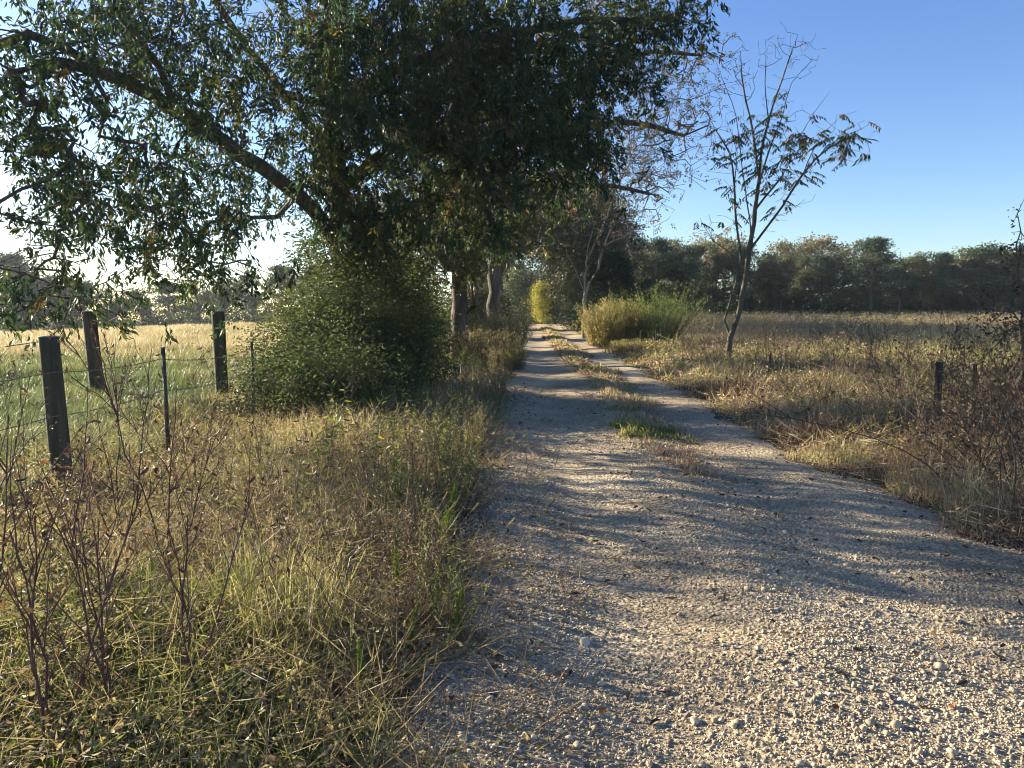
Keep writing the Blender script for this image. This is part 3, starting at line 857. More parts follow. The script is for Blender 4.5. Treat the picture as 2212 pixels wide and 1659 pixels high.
BK = [
    (1395, 545, 108, 'broad', 'rear treeline tree peeping between the round head and the first dark pine'),
    (1448, 522, 110, 'broad', 'rear treeline tree with brown top above the first dark pine'),
    (1520, 505, 112, 'pale', 'pale yellow thin crown rising behind the treeline left of the slender tree'),
    (1562, 500, 114, 'pale', 'pale yellow crown just behind the left pale stem of the slender tree'),
    (1610, 520, 112, 'pale', 'pale thin crown hidden partly by the slender forked trunk'),
    (1690, 512, 112, 'pale', 'first pale crown showing right of the slender tree trunk'),
    (1730, 530, 114, 'pale', 'small pale crown touching the tallest pale round one on its left'),
    (1768, 500, 110, 'pale', 'tallest pale round airy crown in the whole treeline'),
    (1838, 522, 112, 'pale', 'pale crown showing behind the left shoulder of the big layered pine'),
    (1660, 548, 112, 'broad', 'dull rear tree filling the dip right of the slender trunk'),
    (1900, 552, 110, 'broad', 'rear tree half hidden by the big layered pine'),
    (1960, 570, 112, 'broad', 'low rear tree in the dip right of the layered pine'),
    (2010, 565, 110, 'broad', 'low rear tree between the green round top and its right-hand pine'),
    (2055, 560, 112, 'broad', 'rear tree behind the reddish-brown topped one'),
    (2130, 545, 112, 'broad', 'rear tree showing left of the wide domed grey-olive crown'),
    (2180, 548, 110, 'broad', 'rear tree between the wide domed crown and the end pine'),
    (2235, 548, 112, 'broad', 'rear treeline tree at the right frame edge'),
]
for i, (x, y, Y, k, lab) in enumerate(TL + BK):
    p = gp(x, Y, -.1)
    top = at(x, y, Y)[2]
    w = 1.45 if 'wide' in lab or 'big' in lab else (1.25 if 'tallest' in lab else random.uniform(.95, 1.25))
    far_tree(k, i % 3, p, (top - p[2]) * 1.06, lab, 'trees of the far treeline', w)
LT = [
    (-70, 560, 95, 'broad', 'blue hazy tree at the left frame edge beyond the pasture'),
    (30, 552, 100, 'pine', 'tallest blue hazy tree beyond the pasture, left of all the fence posts'),
    (75, 565, 98, 'broad', 'hazy round tree beyond the pasture over the nearest fence post'),
    (130, 592, 104, 'broad', 'hazy tree sloping down beyond the pasture between the two left posts'),
    (185, 610, 106, 'pine', 'low hazy pine behind the tall left wooden post'),
    (245, 620, 104, 'broad', 'low hazy tree right of the tall left wooden post beyond the pasture'),
    (310, 620, 110, 'broad', 'hazy tree beyond the pasture behind the yellow hanging leaves'),
    (370, 612, 106, 'pine', 'hazy pine beyond the pasture above the nearer steel fence post'),
    (430, 606, 110, 'broad', 'hazy tree just left of the right wooden post beyond the pasture'),
    (490, 600, 106, 'broad', 'hazy tree behind the right wooden post top'),
    (550, 585, 104, 'broad', 'hazy tree beyond the pasture over the farther steel fence post'),
    (610, 575, 100, 'pine', 'hazy pine beyond the pasture beside the green roadside shrub'),
    (670, 570, 104, 'broad', 'hazy tree mostly hidden behind the green roadside shrub'),
]
for i, (x, y, Y, k, lab) in enumerate(LT):
    p = gp(x, Y, -.1)
    top = at(x, y, Y)[2]
    far_tree(k, (i + 1) % 3, p, max(top - p[2], 5), lab, 'hazy trees beyond the pasture', random.uniform(1.0, 1.35))

# low dark brush under the two far tree lines
mb = MB(); g = np.random.default_rng(50)
def brush(n, x0, x1, y0, y1, hmax):
    X = g.uniform(x0, x1, n); Y = g.uniform(y0, y1, n)
    hh = hmax * (.5 + .35 * n_mid(X, Y) + .2 * n_big(X, Y))
    Z = H(X, Y) + g.random(n) ** .8 * np.maximum(hh, .4)
    leaves(mb, np.stack([X, Y, Z], 1), rand_dir(n, g), .45 * g.uniform(.5, 1.3, n), .22, np.clip(.15 + .15 * n_mid(X + 9, Y) + g.normal(size=n) * .12, 0, 1), g=g)
brush(50000, 12, 85, 97, 113, 7.5)
brush(40000, -100, -20, 95, 112, 7.0)
brush(16000, -22, 14, 92, 112, 6)
tag(mb.build('undergrowth', M['far_green']), 'dark low brush massed under the far trees at the field edge', 'undergrowth', kind='stuff')

# ------------------------------------------------------------------ roadside shrubs
def shrub(name, label, base, rx, ry, h, n, per, L, W, mat, seed, spread=.12, group=None, stems=9, hue=None, droop=.1, r0=.02):
    g = np.random.default_rng(seed); b = np.asarray(base, float)
    e = empty(name, b, label, 'shrub', group)
    m = n // 5
    v = rand_dir(m, g); v[:, 2] = np.abs(v[:, 2]); v *= (g.random(m) ** .4)[:, None]
    u = nrm(v)
    c = b + v * np.array([rx, ry, h]) * (1 + .2 * np.sin(u[:, :1] * 6 + u[:, 1:2] * 5 + seed) + .14 * np.sin(u[:, 2:] * 9 + u[:, :1] * 8 + seed)) + [0, 0, .12]
    k = g.random(m) < .16
    c[k] = c[k] + (u[k] * .45 + np.array([0, 0, .4])) * g.uniform(.3, 1.2, (k.sum(), 1))
    tg = np.repeat(c, 5, 0) + g.normal(size=(m * 5, 3)) * .15
    tg = tg[tg[:, 2] > H(tg[:, 0], tg[:, 1]) + .05]
    skel = [[b, b + [0, 0, h * .5]]]
    for k in range(stems):
        th = k * 6.28 / stems + g.normal() * .3
        d = np.array([math.cos(th) * rx * .6, math.sin(th) * ry * .6, h * g.uniform(.5, .9)])
        skel.append([b + [0, 0, .03], b + d * [.3, .3, .5], b + d])
    G = grow(skel, tg, .3, .03, seed, up=.6)
    mw = MB(); wood(mw, G, r0 * 2.2, .0035, 1)
    mw.build('stems', M['bark'], e, b)
    mb = MB()
    pts = G[0][G[5]]
    hu = np.clip((.4 if hue is None else hue) + .25 * n_small(pts[:, 0] * 2, pts[:, 2] * 2) + g.normal(size=len(pts)) * .1, 0, 1)
    spray(mb, pts, per, spread, L, W, g, droop, hu)
    mb.build('foliage', mat, e, b)
    return e
shrub('privet_shrub', 'big rounded green shrub between the pasture fence and the gravel road', (-2.75, 13.2, float(H(-2.75, 13.2)) - .05), 1.0, 1.0, 2.1, 900, 32, .062, .03, M['shrub_leaf'], 61, .11)
shrub('privet_shrub', 'pale green-leaved upper shrub grown into the dark trunk of the big tree', (-3.1, 14.9, float(H(-3.1, 14.9)) - .05), 1.35, 1.0, 3.7, 1000, 28, .075, .038, M['olive_light'], 62, .14)
shrub('privet_shrub', 'upright ragged dark shrub at the left side of the rounded green one', (-3.5, 13.4, float(H(-3.5, 13.4)) - .05), .5, .6, 2.6, 420, 30, .066, .032, M['shrub_leaf'], 68, .13)
shrub('privet_shrub', 'ragged dark shrub on the road side of the rounded green one', (-1.95, 13.9, float(H(-1.95, 13.9)) - .05), .6, .7, 2.2, 460, 28, .066, .032, M['olive_light'], 69, .13)
shrub('bramble_shrub', 'low dark bramble spreading in front of the rounded green shrub', (-2.7, 11.4, float(H(-2.7, 11.4)) - .05), 1.0, .9, 1.0, 500, 30, .055, .028, M['shrub_leaf'], 63, .12)
shrub('bramble_shrub', 'low bramble on the fence line left of the rounded green shrub', (-3.7, 11.9, float(H(-3.7, 11.9)) - .05), .5, .7, .8, 300, 28, .055, .028, M['shrub_leaf'], 64, .12)
shrub('privet_shrub', 'tall olive shrub behind the rounded green one, left of the straight trunk', (-3.0, 18.2, float(H(-3.0, 18.2)) - .05), 1.2, 1.2, 3.2, 900, 28, .08, .04, M['olive_light'], 67, .15)
shrub('cedar_shrub', 'bright green feathery shrub just left of the straight grey trunk', (-2.9, 25, float(H(-2.9, 25)) - .05), .9, .9, 1.75, 420, 34, .1, .02, M['fennel'], 65, .14)
shrub('cedar_shrub', 'dark leafy shrub at the foot of the straight grey trunk', (-2.6, 21, float(H(-2.6, 21)) - .05), .8, .8, 2.3, 560, 30, .07, .03, M['shrub_leaf'], 66, .14)
for nm, lab, (x, Y), r, h, sd in shrub_later:
    shrub(nm, lab, (x, Y, float(H(x, Y)) - .05), r, r, h, 700, 26, .12, .07, M['brown_leaf'], sd, .2)
# upright golden bush right of the road
def wand_bush(label, base, rx, h, n, mat, seed, L=.07, W=.018, per=34, lean=.25):
    g = np.random.default_rng(seed); b = np.asarray(base, float)
    e = empty('wand_bush', b, label, 'bush')
    mw, mb = MB(), MB()
    for k in range(n):
        th = g.uniform(0, 6.28); rr = math.sqrt(g.random()) * rx
        p0 = b + np.array([math.cos(th) * rr, math.sin(th) * rr, 0]); p0[2] = float(H(p0[0], p0[1])) - .03
        hh = h * g.uniform(.55, 1.05) * (1 - .25 * (rr / rx) ** 2)
        d = np.array([math.cos(th) * rr / rx * lean + g.normal() * .1, math.sin(th) * rr / rx * lean + g.normal() * .1, 1.0])
        pts = np.stack([p0 + d * hh * s + np.array([d[0], d[1], 0]) * hh * s * s * .5 for s in (0, .35, .7, 1)])
        poly_tube(mw, pts, [.006, .005, .004, .002], 3)
        s = .12 + .88 * g.random(per)
        q = np.stack([np.interp(s, (0, .35, .7, 1), pts[:, i]) for i in range(3)], 1)
        ax = rand_dir(per, g) * .8 + [0, 0, .8]
        leaves(mb, q + g.normal(size=(per, 3)) * .025, ax, L * g.uniform(.6, 1.3, per), W, np.clip(.5 + .25 * g.normal() + g.normal(size=per) * .12, 0, 1), g=g)
    mw.build('stems', M['twig'], e, b)
    mb.build('foliage', mat, e, b)
wand_bush('golden yellow bushy clump leaning over the right edge of the gravel road', (4.15, 30.5, float(H(4.15, 30.5))), 1.05, 2.0, 560, M['golden'], 71, .1, .03, 40)
wand_bush('green bush of tall arching stems just right of the golden clump', (5.75, 30.0, float(H(5.75, 30.0))), .7, 2.6, 200, M['fennel'], 72, .11, .022, 40, lean=.5)
wand_bush('dry tan goldenrod clump at the left road edge below the grey trunk', (-.35, 27.5, float(H(-.35, 27.5))), .75, 1.75, 300, M['weed'], 73, .08, .022, 40)
wand_bush('brown weed clump on the left road edge before the tan goldenrod', (-.75, 21.0, float(H(-.75, 21.0))), .75, 1.15, 260, M['weed'], 74, .07, .02, 36)
wand_bush('yellow-green grass clump spilling on the left edge of the road', (-.15, 19.2, float(H(-.15, 19.2))), .45, .7, 160, M['golden'], 75, .07, .012, 30)
wand_bush('low golden clump at the foot of the golden bush, right road edge', (4.5, 26.5, float(H(4.5, 26.5))), 1.0, .5, 200, M['golden'], 76, .09, .02, 30)

# ------------------------------------------------------------------ fences
def wood_post(label, x, Y, ytop, w, seed, lean=(0, 0), group='wooden posts of the pasture fence'):
    b = gp(x, Y, 0)
    top = at(x, ytop, Y)[2]
    h = top - b[2]
    e = empty('fence_post', b, label, 'fence post', group)
    g = np.random.default_rng(seed)
    sides, rings = 20, 26
    V = []
    ph = g.uniform(0, 6.28, 5)
    for k in range(rings + 1):
        s = k / rings
        z = -.3 + (h + .3) * s
        for j in range(sides):
            t = j * 2 * math.pi / sides
            r = w / 2 * (1 + .035 * math.sin(3 * t + ph[0] + s) + .02 * math.sin(7 * t + ph[1]) + .012 * math.sin(13 * t + ph[2] + 4 * s) + .02 * math.sin(5 * s + ph[3]))
            r *= 1 + .05 * (1 - s)
            V.append((r * math.cos(t) + lean[0] * s, r * math.sin(t) + lean[1] * s, z))
    k = np.arange(sides); k2 = (k + 1) % sides
    Q = (np.arange(rings)[:, None, None] * sides + np.stack([k, k2, k2 + sides, k + sides], 1)[None]).reshape(-1, 4)
    mb = MB(); mb.add(V, Q=Q)
    mb.build('shaft', M['post'], e, smooth_shade=True)
    # end grain, slightly rounded over
    mb = MB(); n0 = len(V) - sides
    ring = np.array(V[n0:])
    c = ring.mean(0)
    r1 = ring + (c - ring) * .06 + [0, 0, .008]
    r2 = ring + (c - ring) * .5 + [0, 0, .012]
    Vt = np.concatenate([ring, r1, r2, [c + [0, 0, .006]]])
    Qt = np.concatenate([np.stack([k, k2, k2 + sides, k + sides], 1), np.stack([k, k2, k2 + sides, k + sides], 1) + sides])
    Tt = np.stack([2 * sides + k, 2 * sides + k2, np.full(sides, 3 * sides)], 1)
    mb.add(Vt, T=Tt, Q=Qt)
    mb.build('end_grain', M['post_top'], e)
    return b, top
P1 = wood_post('nearest thick grey-topped wooden fence post standing in the dry verge', 125, 6.7, 728, .165, 1, (-.085, .02))
P2 = wood_post('leaning dark wooden post standing out in the green pasture, left one', 209, 13.2, 673, .23, 2, (-.10, 0))
P3 = wood_post('dark wooden post in the pasture beside the farther steel post', 477, 13.4, 673, .215, 3, (-.03, 0))

def tee_post(label, x, Y, ytop, group, lean=(0, 0)):
    b = gp(x, Y, 0); h = at(x, ytop, Y)[2] - b[2]
    e = empty('steel_post', b, label, 'fence post', group)
    mb = MB()
    # T section: flange and web, with studs up the face
    def bar(x0, x1, y0, y1, z0, z1):
        V = [(x0, y0, z0), (x1, y0, z0), (x1, y1, z0), (x0, y1, z0)]
        V += [(a + lean[0], b_ + lean[1], z1) for a, b_, _ in V]
        mb.add(V, Q=[(0, 3, 2, 1), (4, 5, 6, 7), (0, 1, 5, 4), (1, 2, 6, 5), (2, 3, 7, 6), (3, 0, 4, 7)])
    bar(-.022, .022, -.004, .004, -.25, h)
    bar(-.0035, .0035, .0045, .04, -.25, h - .002)
    ms = mb
    for k in range(int(h / .055)):
        z = .06 + k * .055; s = z / h
        V = np.array([(-.008, -.0045, z), (.008, -.0045, z), (.008, -.0045, z + .012), (-.008, -.0045, z + .012), (-.005, -.014, z + .003), (.005, -.014, z + .003), (.005, -.014, z + .009), (-.005, -.014, z + .009)])
        V[:, 0] += lean[0] * s; V[:, 1] += lean[1] * s
        ms.add(V, Q=[(0, 1, 5, 4), (1, 2, 6, 5), (2, 3, 7, 6), (3, 0, 4, 7), (4, 5, 6, 7)])
    mb.build('tee_bar', M['steel'], e)
    return b, b[2] + h
T1 = tee_post('nearer dark rusty steel post in the dry grass of the left verge', 356, 8.3, 750, 'steel posts of the fences', (-.02, 0))
T2 = tee_post('farther dark steel post against the rounded green shrub', 545, 11.6, 738, 'steel posts of the fences', (-.01, 0))
wood_post('thin dark wooden post standing in the brush before the right field', 2030, 10.5, 782, .095, 4, (.01, 0), 'posts of the right fence')
wood_post('thin dark wooden post at the right, farther of the two before the field', 2108, 12.2, 786, .095, 5, (-.02, 0), 'posts of the right fence')
tee_post('thin dark steel post just right of the slender tree base', 1665, 18.0, 762, 'steel posts of the fences')
tee_post('dark steel post behind the golden weeds, left of the slender tree', 1417, 26, 712, 'steel posts of the fences')

def wire(label, pts, group, sag=.02):
    e = empty('barbed_wire', pts[0], label, 'wire', group)
    b = np.asarray(pts[0])
    mb = MB(); mk = mb
    for p, q in zip(pts[:-1], pts[1:]):
        p, q = np.asarray(p), np.asarray(q)
        n = 14
        s = np.linspace(0, 1, n)[:, None]
        c = p + (q - p) * s - np.array([0, 0, sag]) * (4 * s * (1 - s)) * np.linalg.norm(q - p)
        poly_tube(mb, c, .0042, 4)
        L = np.linalg.norm(q - p)
        for d in np.arange(.08, L, .14):
            v = p + (q - p) * d / L - np.array([0, 0, sag]) * 4 * (d / L) * (1 - d / L) * L
            for u in ((0.4, 0, 1), (-.4, .3, .9)):
                u = np.array(u) * .016
                poly_tube(mk, [v - u, v + u], .0018, 3)
    mb.build('strand', M['wire'], e, b)
def wz(P, s): return np.array((P[0][0], P[0][1] - .1, P[0][2] + (P[1] - P[0][2]) * s))
for s, lab in ((.78, 'top strand of rusty barbed wire strung along the pasture fence'), (.5, 'middle strand of rusty barbed wire along the pasture fence')):
    p1, t1, t2 = wz(P1, s), wz(T1, s + .12), wz(T2, s + .12)
    w0 = p1 + (p1 - t1) * 1.6; w0[2] = p1[2] + .02
    end = t2 + np.array([.25, 2.6, .05])
    wire(lab, [w0, p1, t1, t2, end], 'barbed wires of the pasture fence')
b0 = gp(2030, 10.5, 0); b2 = gp(1665, 18, 0)
wire('single low strand of barbed wire across the weeds of the right field edge', [np.array((6.3, 8.2, .55)), b0 + [0, -.03, .6], b2 + [0, -.03, .75], gp(1417, 26, .7)], 'barbed wires of the right fence', .03)

# ------------------------------------------------------------------ grass and ground cover (nobody could count it)
def scatter(n, x0, x1, y0, y1, power=1.0, g=rng):
    """points denser near the camera: Y is spaced geometrically"""
    u = g.random(n) ** power
    Y = y0 * (y1 / y0) ** u
    X = g.uniform(x0, x1, n)
    return X, Y

def in_view(X, Y, m=.12):
    return np.abs(X) < Y * (1106 / F + m) + .6

# pasture: short green grass near, ripening golden further off
g = np.random.default_rng(81)
n = 330000
u = g.random(n)
Y = 5.0 * (66 / 5.0) ** (u ** .8)
X = -Y * g.uniform(-.05, .84, n)
k = (X < -4.3 + .4 * n_mid(X, Y)) & (X < -3.2)
X, Y = X[k], Y[k]
Z = H(X, Y)
far = smooth(Y, 13, 26)
hh = (.10 + .12 * g.random(len(X)) + .05 * n_mid(X, Y)) * (1 + .5 * far)
hue = np.clip(.2 + .5 * far + .16 * n_mid(X, Y) + .10 * n_big(X, Y) + g.normal(size=len(X)) * .13, 0, 1)
mb = MB()
blades(mb, np.stack([X, Y, Z - .02], 1), np.maximum(hh, .05) * 1.25, np.maximum(.004, Y * .00052), hue, .9, g)
tag(mb.build('pasture_grass', M['grass']), 'short pasture grass, green near the fence and golden on the rise', 'grass', kind='stuff')

# left verge
g = np.random.default_rng(82)
def verge(n, xl, xr, y0, y1, hbase, hvar, hueoff, mb, cond=None, wmul=1.0, lean=.7, power=.9, flat=True, tuft=1):
    X, Y = scatter(n, xl, xr, y0, y1, power, g)
    k = in_view(X, Y)
    X, Y = X[k], Y[k]
    if cond is not None:
        k = cond(X, Y); X, Y = X[k], Y[k]
    th = None; cen = 0
    if tuft > 1:                       # blades fan out from tussocks
        X, Y = X[::tuft], Y[::tuft]
        cen = np.repeat(g.normal(size=len(X)), tuft)
        X, Y = np.repeat(X, tuft), np.repeat(Y, tuft)
        th = g.uniform(0, 2 * np.pi, len(X)); rr = g.random(len(X)) * .05
        X, Y = X + np.cos(th) * rr, Y + np.sin(th) * rr
        th = th + g.normal(size=len(X)) * .4
    c = np.abs(X - road_c(Y))
    nn = n_small(X, Y)
    hh = (hbase + hvar * g.random(len(X)) ** 1.6) * (1 + .35 * n_mid(X + 5, Y)) * (.55 + .45 * smooth(nn, -.6, .3))
    if flat: hh = hh * (.35 + .65 * smooth(c, 1.75, 2.5))
    hh = hh * fence_low(X, Y) * (1 + .25 * np.clip(cen, -1.5, 1.5))
    hue = np.clip(hueoff + .32 * n_mid(X, Y + 20) + .18 * n_small(X + 7, Y) + .12 * cen + g.normal(size=len(X)) * .12, 0, 1)
    blades(mb, np.stack([X, Y, H(X, Y) - .02], 1), np.maximum(hh, .03), np.maximum(.004, Y * .0009) * wmul * g.uniform(.6, 1.5, len(X)), hue, lean, g, th=th)
def fence_low(X, Y): return np.where(X < 0, 1 - .72 * smooth(-X, 2.2, 3.4), 1)
def left_ok(X, Y): return X < road_c(Y) - road_half(Y) - .12 + .22 * n_small(X * 0 - 30, Y) + .1 * n_tiny(X, Y) + .13 * (1 - smooth(Y, 4, 8))
def right_ok(X, Y): return X > road_c(Y) + road_half(Y) * (1 + .42 * (1 - smooth(Y, 1, 8))) + .10 + .34 * n_small(X * 0 + 30, Y) + .2 * n_mid(X * 0 + 4, Y) + .1 * n_tiny(X, Y)
mb = MB()
verge(130000, -5.2, .6, 2.2, 13, .07, .20, .45, mb, left_ok, 1.2, tuft=22)
verge(60000, -5.2, .6, 2.2, 13, .06, .22, .60, mb, left_ok, 1.2)
verge(16000, -5.2, .6, 2.2, 10, .22, .38, .62, mb, left_ok, .7, .9)
verge(26000, -5.2, .6, 2.2, 12, .15, .36, .62, mb, left_ok, .9, 1.5)
verge(70000, -5.0, 1.2, 10, 58, .15, .5, .52, mb, left_ok, .8, .5)
tag(mb.build('verge_grass', M['verge']), 'tangled dry and yellow-green grass of the left verge', 'grass', kind='stuff')

# low leaves, litter and small weeds among the verge grass
mb = MB()
def litter(n, xl, xr, y0, y1, zmax, L, W, mb, cond, hueoff=.5, power=.9):
    X, Y = scatter(n, xl, xr, y0, y1, power, g)
    k = in_view(X, Y); X, Y = X[k], Y[k]
    k = cond(X, Y); X, Y = X[k], Y[k]
    m = len(X)
    c = np.abs(X - road_c(Y))
    z = H(X, Y) + .01 + zmax * g.random(m) ** 1.4 * (.3 + .7 * smooth(c, 1.7, 2.6)) * (.6 + .4 * n_small(X + 3, Y))
    s = g.uniform(.5, 1.3, m) * np.maximum(1, Y * .11)
    ax = rand_dir(m, g); ax[:, 2] *= .6
    leaves(mb, np.stack([X, Y, z], 1), ax, L * s, W * s, np.clip(hueoff + .35 * n_mid(X + 11, Y) + g.normal(size=m) * .17, 0, 1), bend=.25, g=g)
litter(46000, -5.2, .5, 2.2, 16, .42, .036, .014, mb, left_ok, .62)
litter(26000, -5.2, .5, 2.2, 7, .3, .045, .018, mb, left_ok, .68)
litter(30000, -4.6, .9, 12, 56, .8, .03, .012, mb, left_ok, .6)
def straw(n, xl, xr, y0, y1, zmax, mb, cond, hueoff=.6):
    X, Y = scatter(n, xl, xr, y0, y1, .85, g)
    k = in_view(X, Y); X, Y = X[k], Y[k]
    k = cond(X, Y); X, Y = X[k], Y[k]
    m = len(X); c = np.abs(X - road_c(Y))
    P = np.stack([X, Y, H(X, Y) + .012 + zmax * g.random(m) ** 1.3 * (.15 + .85 * smooth(c, 1.6, 2.6)) * fence_low(X, Y)], 1)
    ax = rand_dir(m, g); ax[:, 2] = np.abs(ax[:, 2]) * .55
    leaves(mb, P, ax, g.uniform(.08, .38, m), np.maximum(.0045, Y * .0011), np.clip(hueoff + .16 * g.normal(size=m), 0, 1), bend=.012, g=g)
straw(30000, -5.2, .5, 2.2, 14, .30, mb, left_ok, .52)
straw(2500, -.9, .6, 2.2, 10, .03, mb, lambda X, Y: (X > -.6) & (X < road_c(Y) - 1.15 + .3 * n_small(X, Y)), .8)
litter(17000, -.9, .6, 2.2, 14, .04, .045, .02, mb, lambda X, Y: (X > -.6) & (X < road_c(Y) - 1.1 + .35 * n_small(X, Y)), .85)
tag(mb.build('verge_weeds', M['weed']), 'small brown and green weed leaves matted through the left verge', 'weeds', kind='stuff')

# strip of grass along the middle of the road
mb = MB()
def mid_ok(X, Y):
    d = np.abs(X - (1.92 + .008 * (Y - 10) + .10 * np.sin(Y * .5)))
    w = .10 + .30 * smooth(Y, 7.4, 9.5) - .14 * smooth(Y, 28, 45)
    return (d < w * (1 + .6 * n_small(X * 0 + 3, Y * .8))) & (n_small(X * 1.6, Y * .9) > -.55 + .35 * (Y < 9)) & (Y > 7.3)
verge(130000, 1.2, 2.7, 7.0, 52, .05, .13, .52, mb, mid_ok, 1.2, 1.2, flat=False, tuft=12)
litter(52000, 1.2, 2.8, 4.8, 40, .05, .042, .018, mb, lambda X, Y: (np.abs(X - 1.98) < .40 - .1 * (Y < 7)) & (n_small(X * 1.5, Y * .9) > -.15 + .2 * (Y < 7.5)), .85)
tag(mb.build('centre_grass', M['verge']), 'strip of dry and green grass growing between the two wheel tracks', 'grass', kind='stuff')

# right verge and field
mb = MB()
verge(110000, 3.2, 11, 4.0, 30, .08, .26, .78, mb, right_ok, 1.0, .9, tuft=14)
verge(26000, 3.2, 10, 4.0, 20, .2, .4, .85, mb, right_ok, .9, 1.6)
straw(16000, 3.2, 10, 4.0, 18, .3, mb, right_ok, .6)
verge(20000, 3.0, 8.5, 5.0, 18, .3, .45, .85, mb, right_ok, .7, 1.0)
litter(70000, 3.2, 12, 4.0, 30, .5, .04, .018, mb, right_ok, .85)
verge(40000, 3, 8, 14, 60, .15, .4, .45, mb, right_ok, 1.0, .6)
litter(26000, 4.0, 9, 8.5, 22, .4, .045, .02, mb, lambda X, Y: right_ok(X, Y) & (n_mid(X, Y + 3) > -.1), .12)
tag(mb.build('roadside_grass', M['verge']), 'brown matted grass and weeds along the right edge of the road', 'grass', kind='stuff')
mb = MB()
g = np.random.default_rng(83)
n = 190000
Y = 9.5 * (100 / 9.5) ** (g.random(n) ** .85)
X = Y * g.uniform(.10, .86, n)
k = X > 7.0 + 1.0 * n_mid(X, Y)
X, Y = X[k], Y[k]; m = len(X)
clump = smooth(n_small(X * .8, Y * .8) + .5 * n_mid(X, Y), -.7, .7)
z = H(X, Y) + g.random(m) ** 1.3 * (.10 + .7 * clump)
s = np.maximum(.05, Y * .0021) * g.uniform(.6, 1.4, m)
ax = rand_dir(m, g); ax[:, 2] = ax[:, 2] * .6 + .45
hue = np.clip(.34 + .34 * smooth(Y, 24, 30) * (1 - smooth(Y, 70, 78)) + .12 * smooth(Y, 70, 78) + .2 * n_mid(X, Y) + .15 * n_big(X, Y) + g.normal(size=m) * .12, 0, 1)  # sunlit strips and the browner mid-field shade band are put into the hue
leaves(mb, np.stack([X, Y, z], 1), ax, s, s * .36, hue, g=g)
k = g.random(m) < .45
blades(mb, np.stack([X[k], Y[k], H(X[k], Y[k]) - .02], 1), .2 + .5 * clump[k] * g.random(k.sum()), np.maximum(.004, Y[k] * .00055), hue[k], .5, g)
tag(mb.build('field_weeds', M['field']), 'knee-high yellow-green and brown weeds covering the right field, shade band painted in', 'weeds', kind='stuff')

# ------------------------------------------------------------------ gravel
g = np.random.default_rng(84)
ico_t = (1 + 5 ** .5) / 2
ICO = nrm(np.array([(-1, ico_t, 0), (1, ico_t, 0), (-1, -ico_t, 0), (1, -ico_t, 0), (0, -1, ico_t), (0, 1, ico_t), (0, -1, -ico_t), (0, 1, -ico_t), (ico_t, 0, -1), (ico_t, 0, 1), (-ico_t, 0, -1), (-ico_t, 0, 1)], float))
ICF = np.array([(0, 11, 5), (0, 5, 1), (0, 1, 7), (0, 7, 10), (0, 10, 11), (1, 5, 9), (5, 11, 4), (11, 10, 2), (10, 7, 6), (7, 1, 8), (3, 9, 4), (3, 4, 2), (3, 2, 6), (3, 6, 8), (3, 8, 9), (4, 9, 5), (2, 4, 11), (6, 2, 10), (8, 6, 7), (9, 8, 1)])
OCT = np.array([(1, 0, 0), (-1, 0, 0), (0, 1, 0), (0, -1, 0), (0, 0, 1), (0, 0, -1)], float)
OCF = np.array([(0, 2, 4), (2, 1, 4), (1, 3, 4), (3, 0, 4), (2, 0, 5), (1, 2, 5), (3, 1, 5), (0, 3, 5)])
def stones(mb, X, Y, s, base, faces, g, sink=.35):
    n = len(X); nv = len(base)
    V = base[None] * (1 + g.uniform(-.42, .42, (n, nv, 1)))
    q = g.normal(size=(n, 3, 3)); q, _ = np.linalg.qr(q)
    V = np.einsum('nij,nvj->nvi', q, V * g.uniform(.6, 1.1, (n, 1, 3)))
    V[..., 2] *= .75
    V = V * s[:, None, None]
    V[..., 0] += X[:, None]; V[..., 1] += Y[:, None]
    V[..., 2] += (H(X, Y) + .03 + s * (.5 - sink))[:, None]
    T = (np.arange(n)[:, None, None] * nv + faces[None]).reshape(-1, 3)
    a = np.clip(.45 + .2 * g.normal(size=n) - .1 * (n_mid(X, Y) > .5), 0, 1)
    mb.add(V.reshape(-1, 3), T=T, a=np.repeat(a, nv))
def road_pts(n, y0, y1, power, edge=1.12):
    Y = y0 * (y1 / y0) ** (g.random(n) ** power)
    lo, hi = -1.06, 1 + .45 * (1 - smooth(Y, 1, 8))
    X = road_c(Y) + road_half(Y) * g.uniform(lo, hi * edge, n)
    k = in_view(X, Y, .06)
    return X[k], Y[k]
mb = MB()
X, Y = road_pts(190000, 2.1, 15, .95)
# fewer stones in the two compacted wheel tracks
c = np.abs(X - 1.92)
dens = .28 + .72 * smooth(np.abs(c - 1.1), .2, .55) + .5 * (Y < 3.4)
k = g.random(len(X)) < dens
X, Y = X[k], Y[k]
s = np.clip(np.exp(g.normal(size=len(X)) * .5) * .0042, .0022, .014) * np.maximum(1, Y * .13)
stones(mb, X, Y, s, OCT, OCF, g)
X, Y = road_pts(34000, 2.1, 11, .9)
c = np.abs(X - 1.92)
k = g.random(len(X)) < (.12 + .88 * smooth(np.abs(c - 1.1), .2, .6) + .5 * (Y < 3.4))
X, Y = X[k], Y[k]
s = np.clip(np.exp(g.normal(size=len(X)) * .5) * .0060, .0035, .019)
stones(mb, X, Y, s, ICO, ICF, g)
tag(mb.build('gravel', M['stone']), 'loose pale gravel strewn over the road surface', 'gravel', kind='stuff')

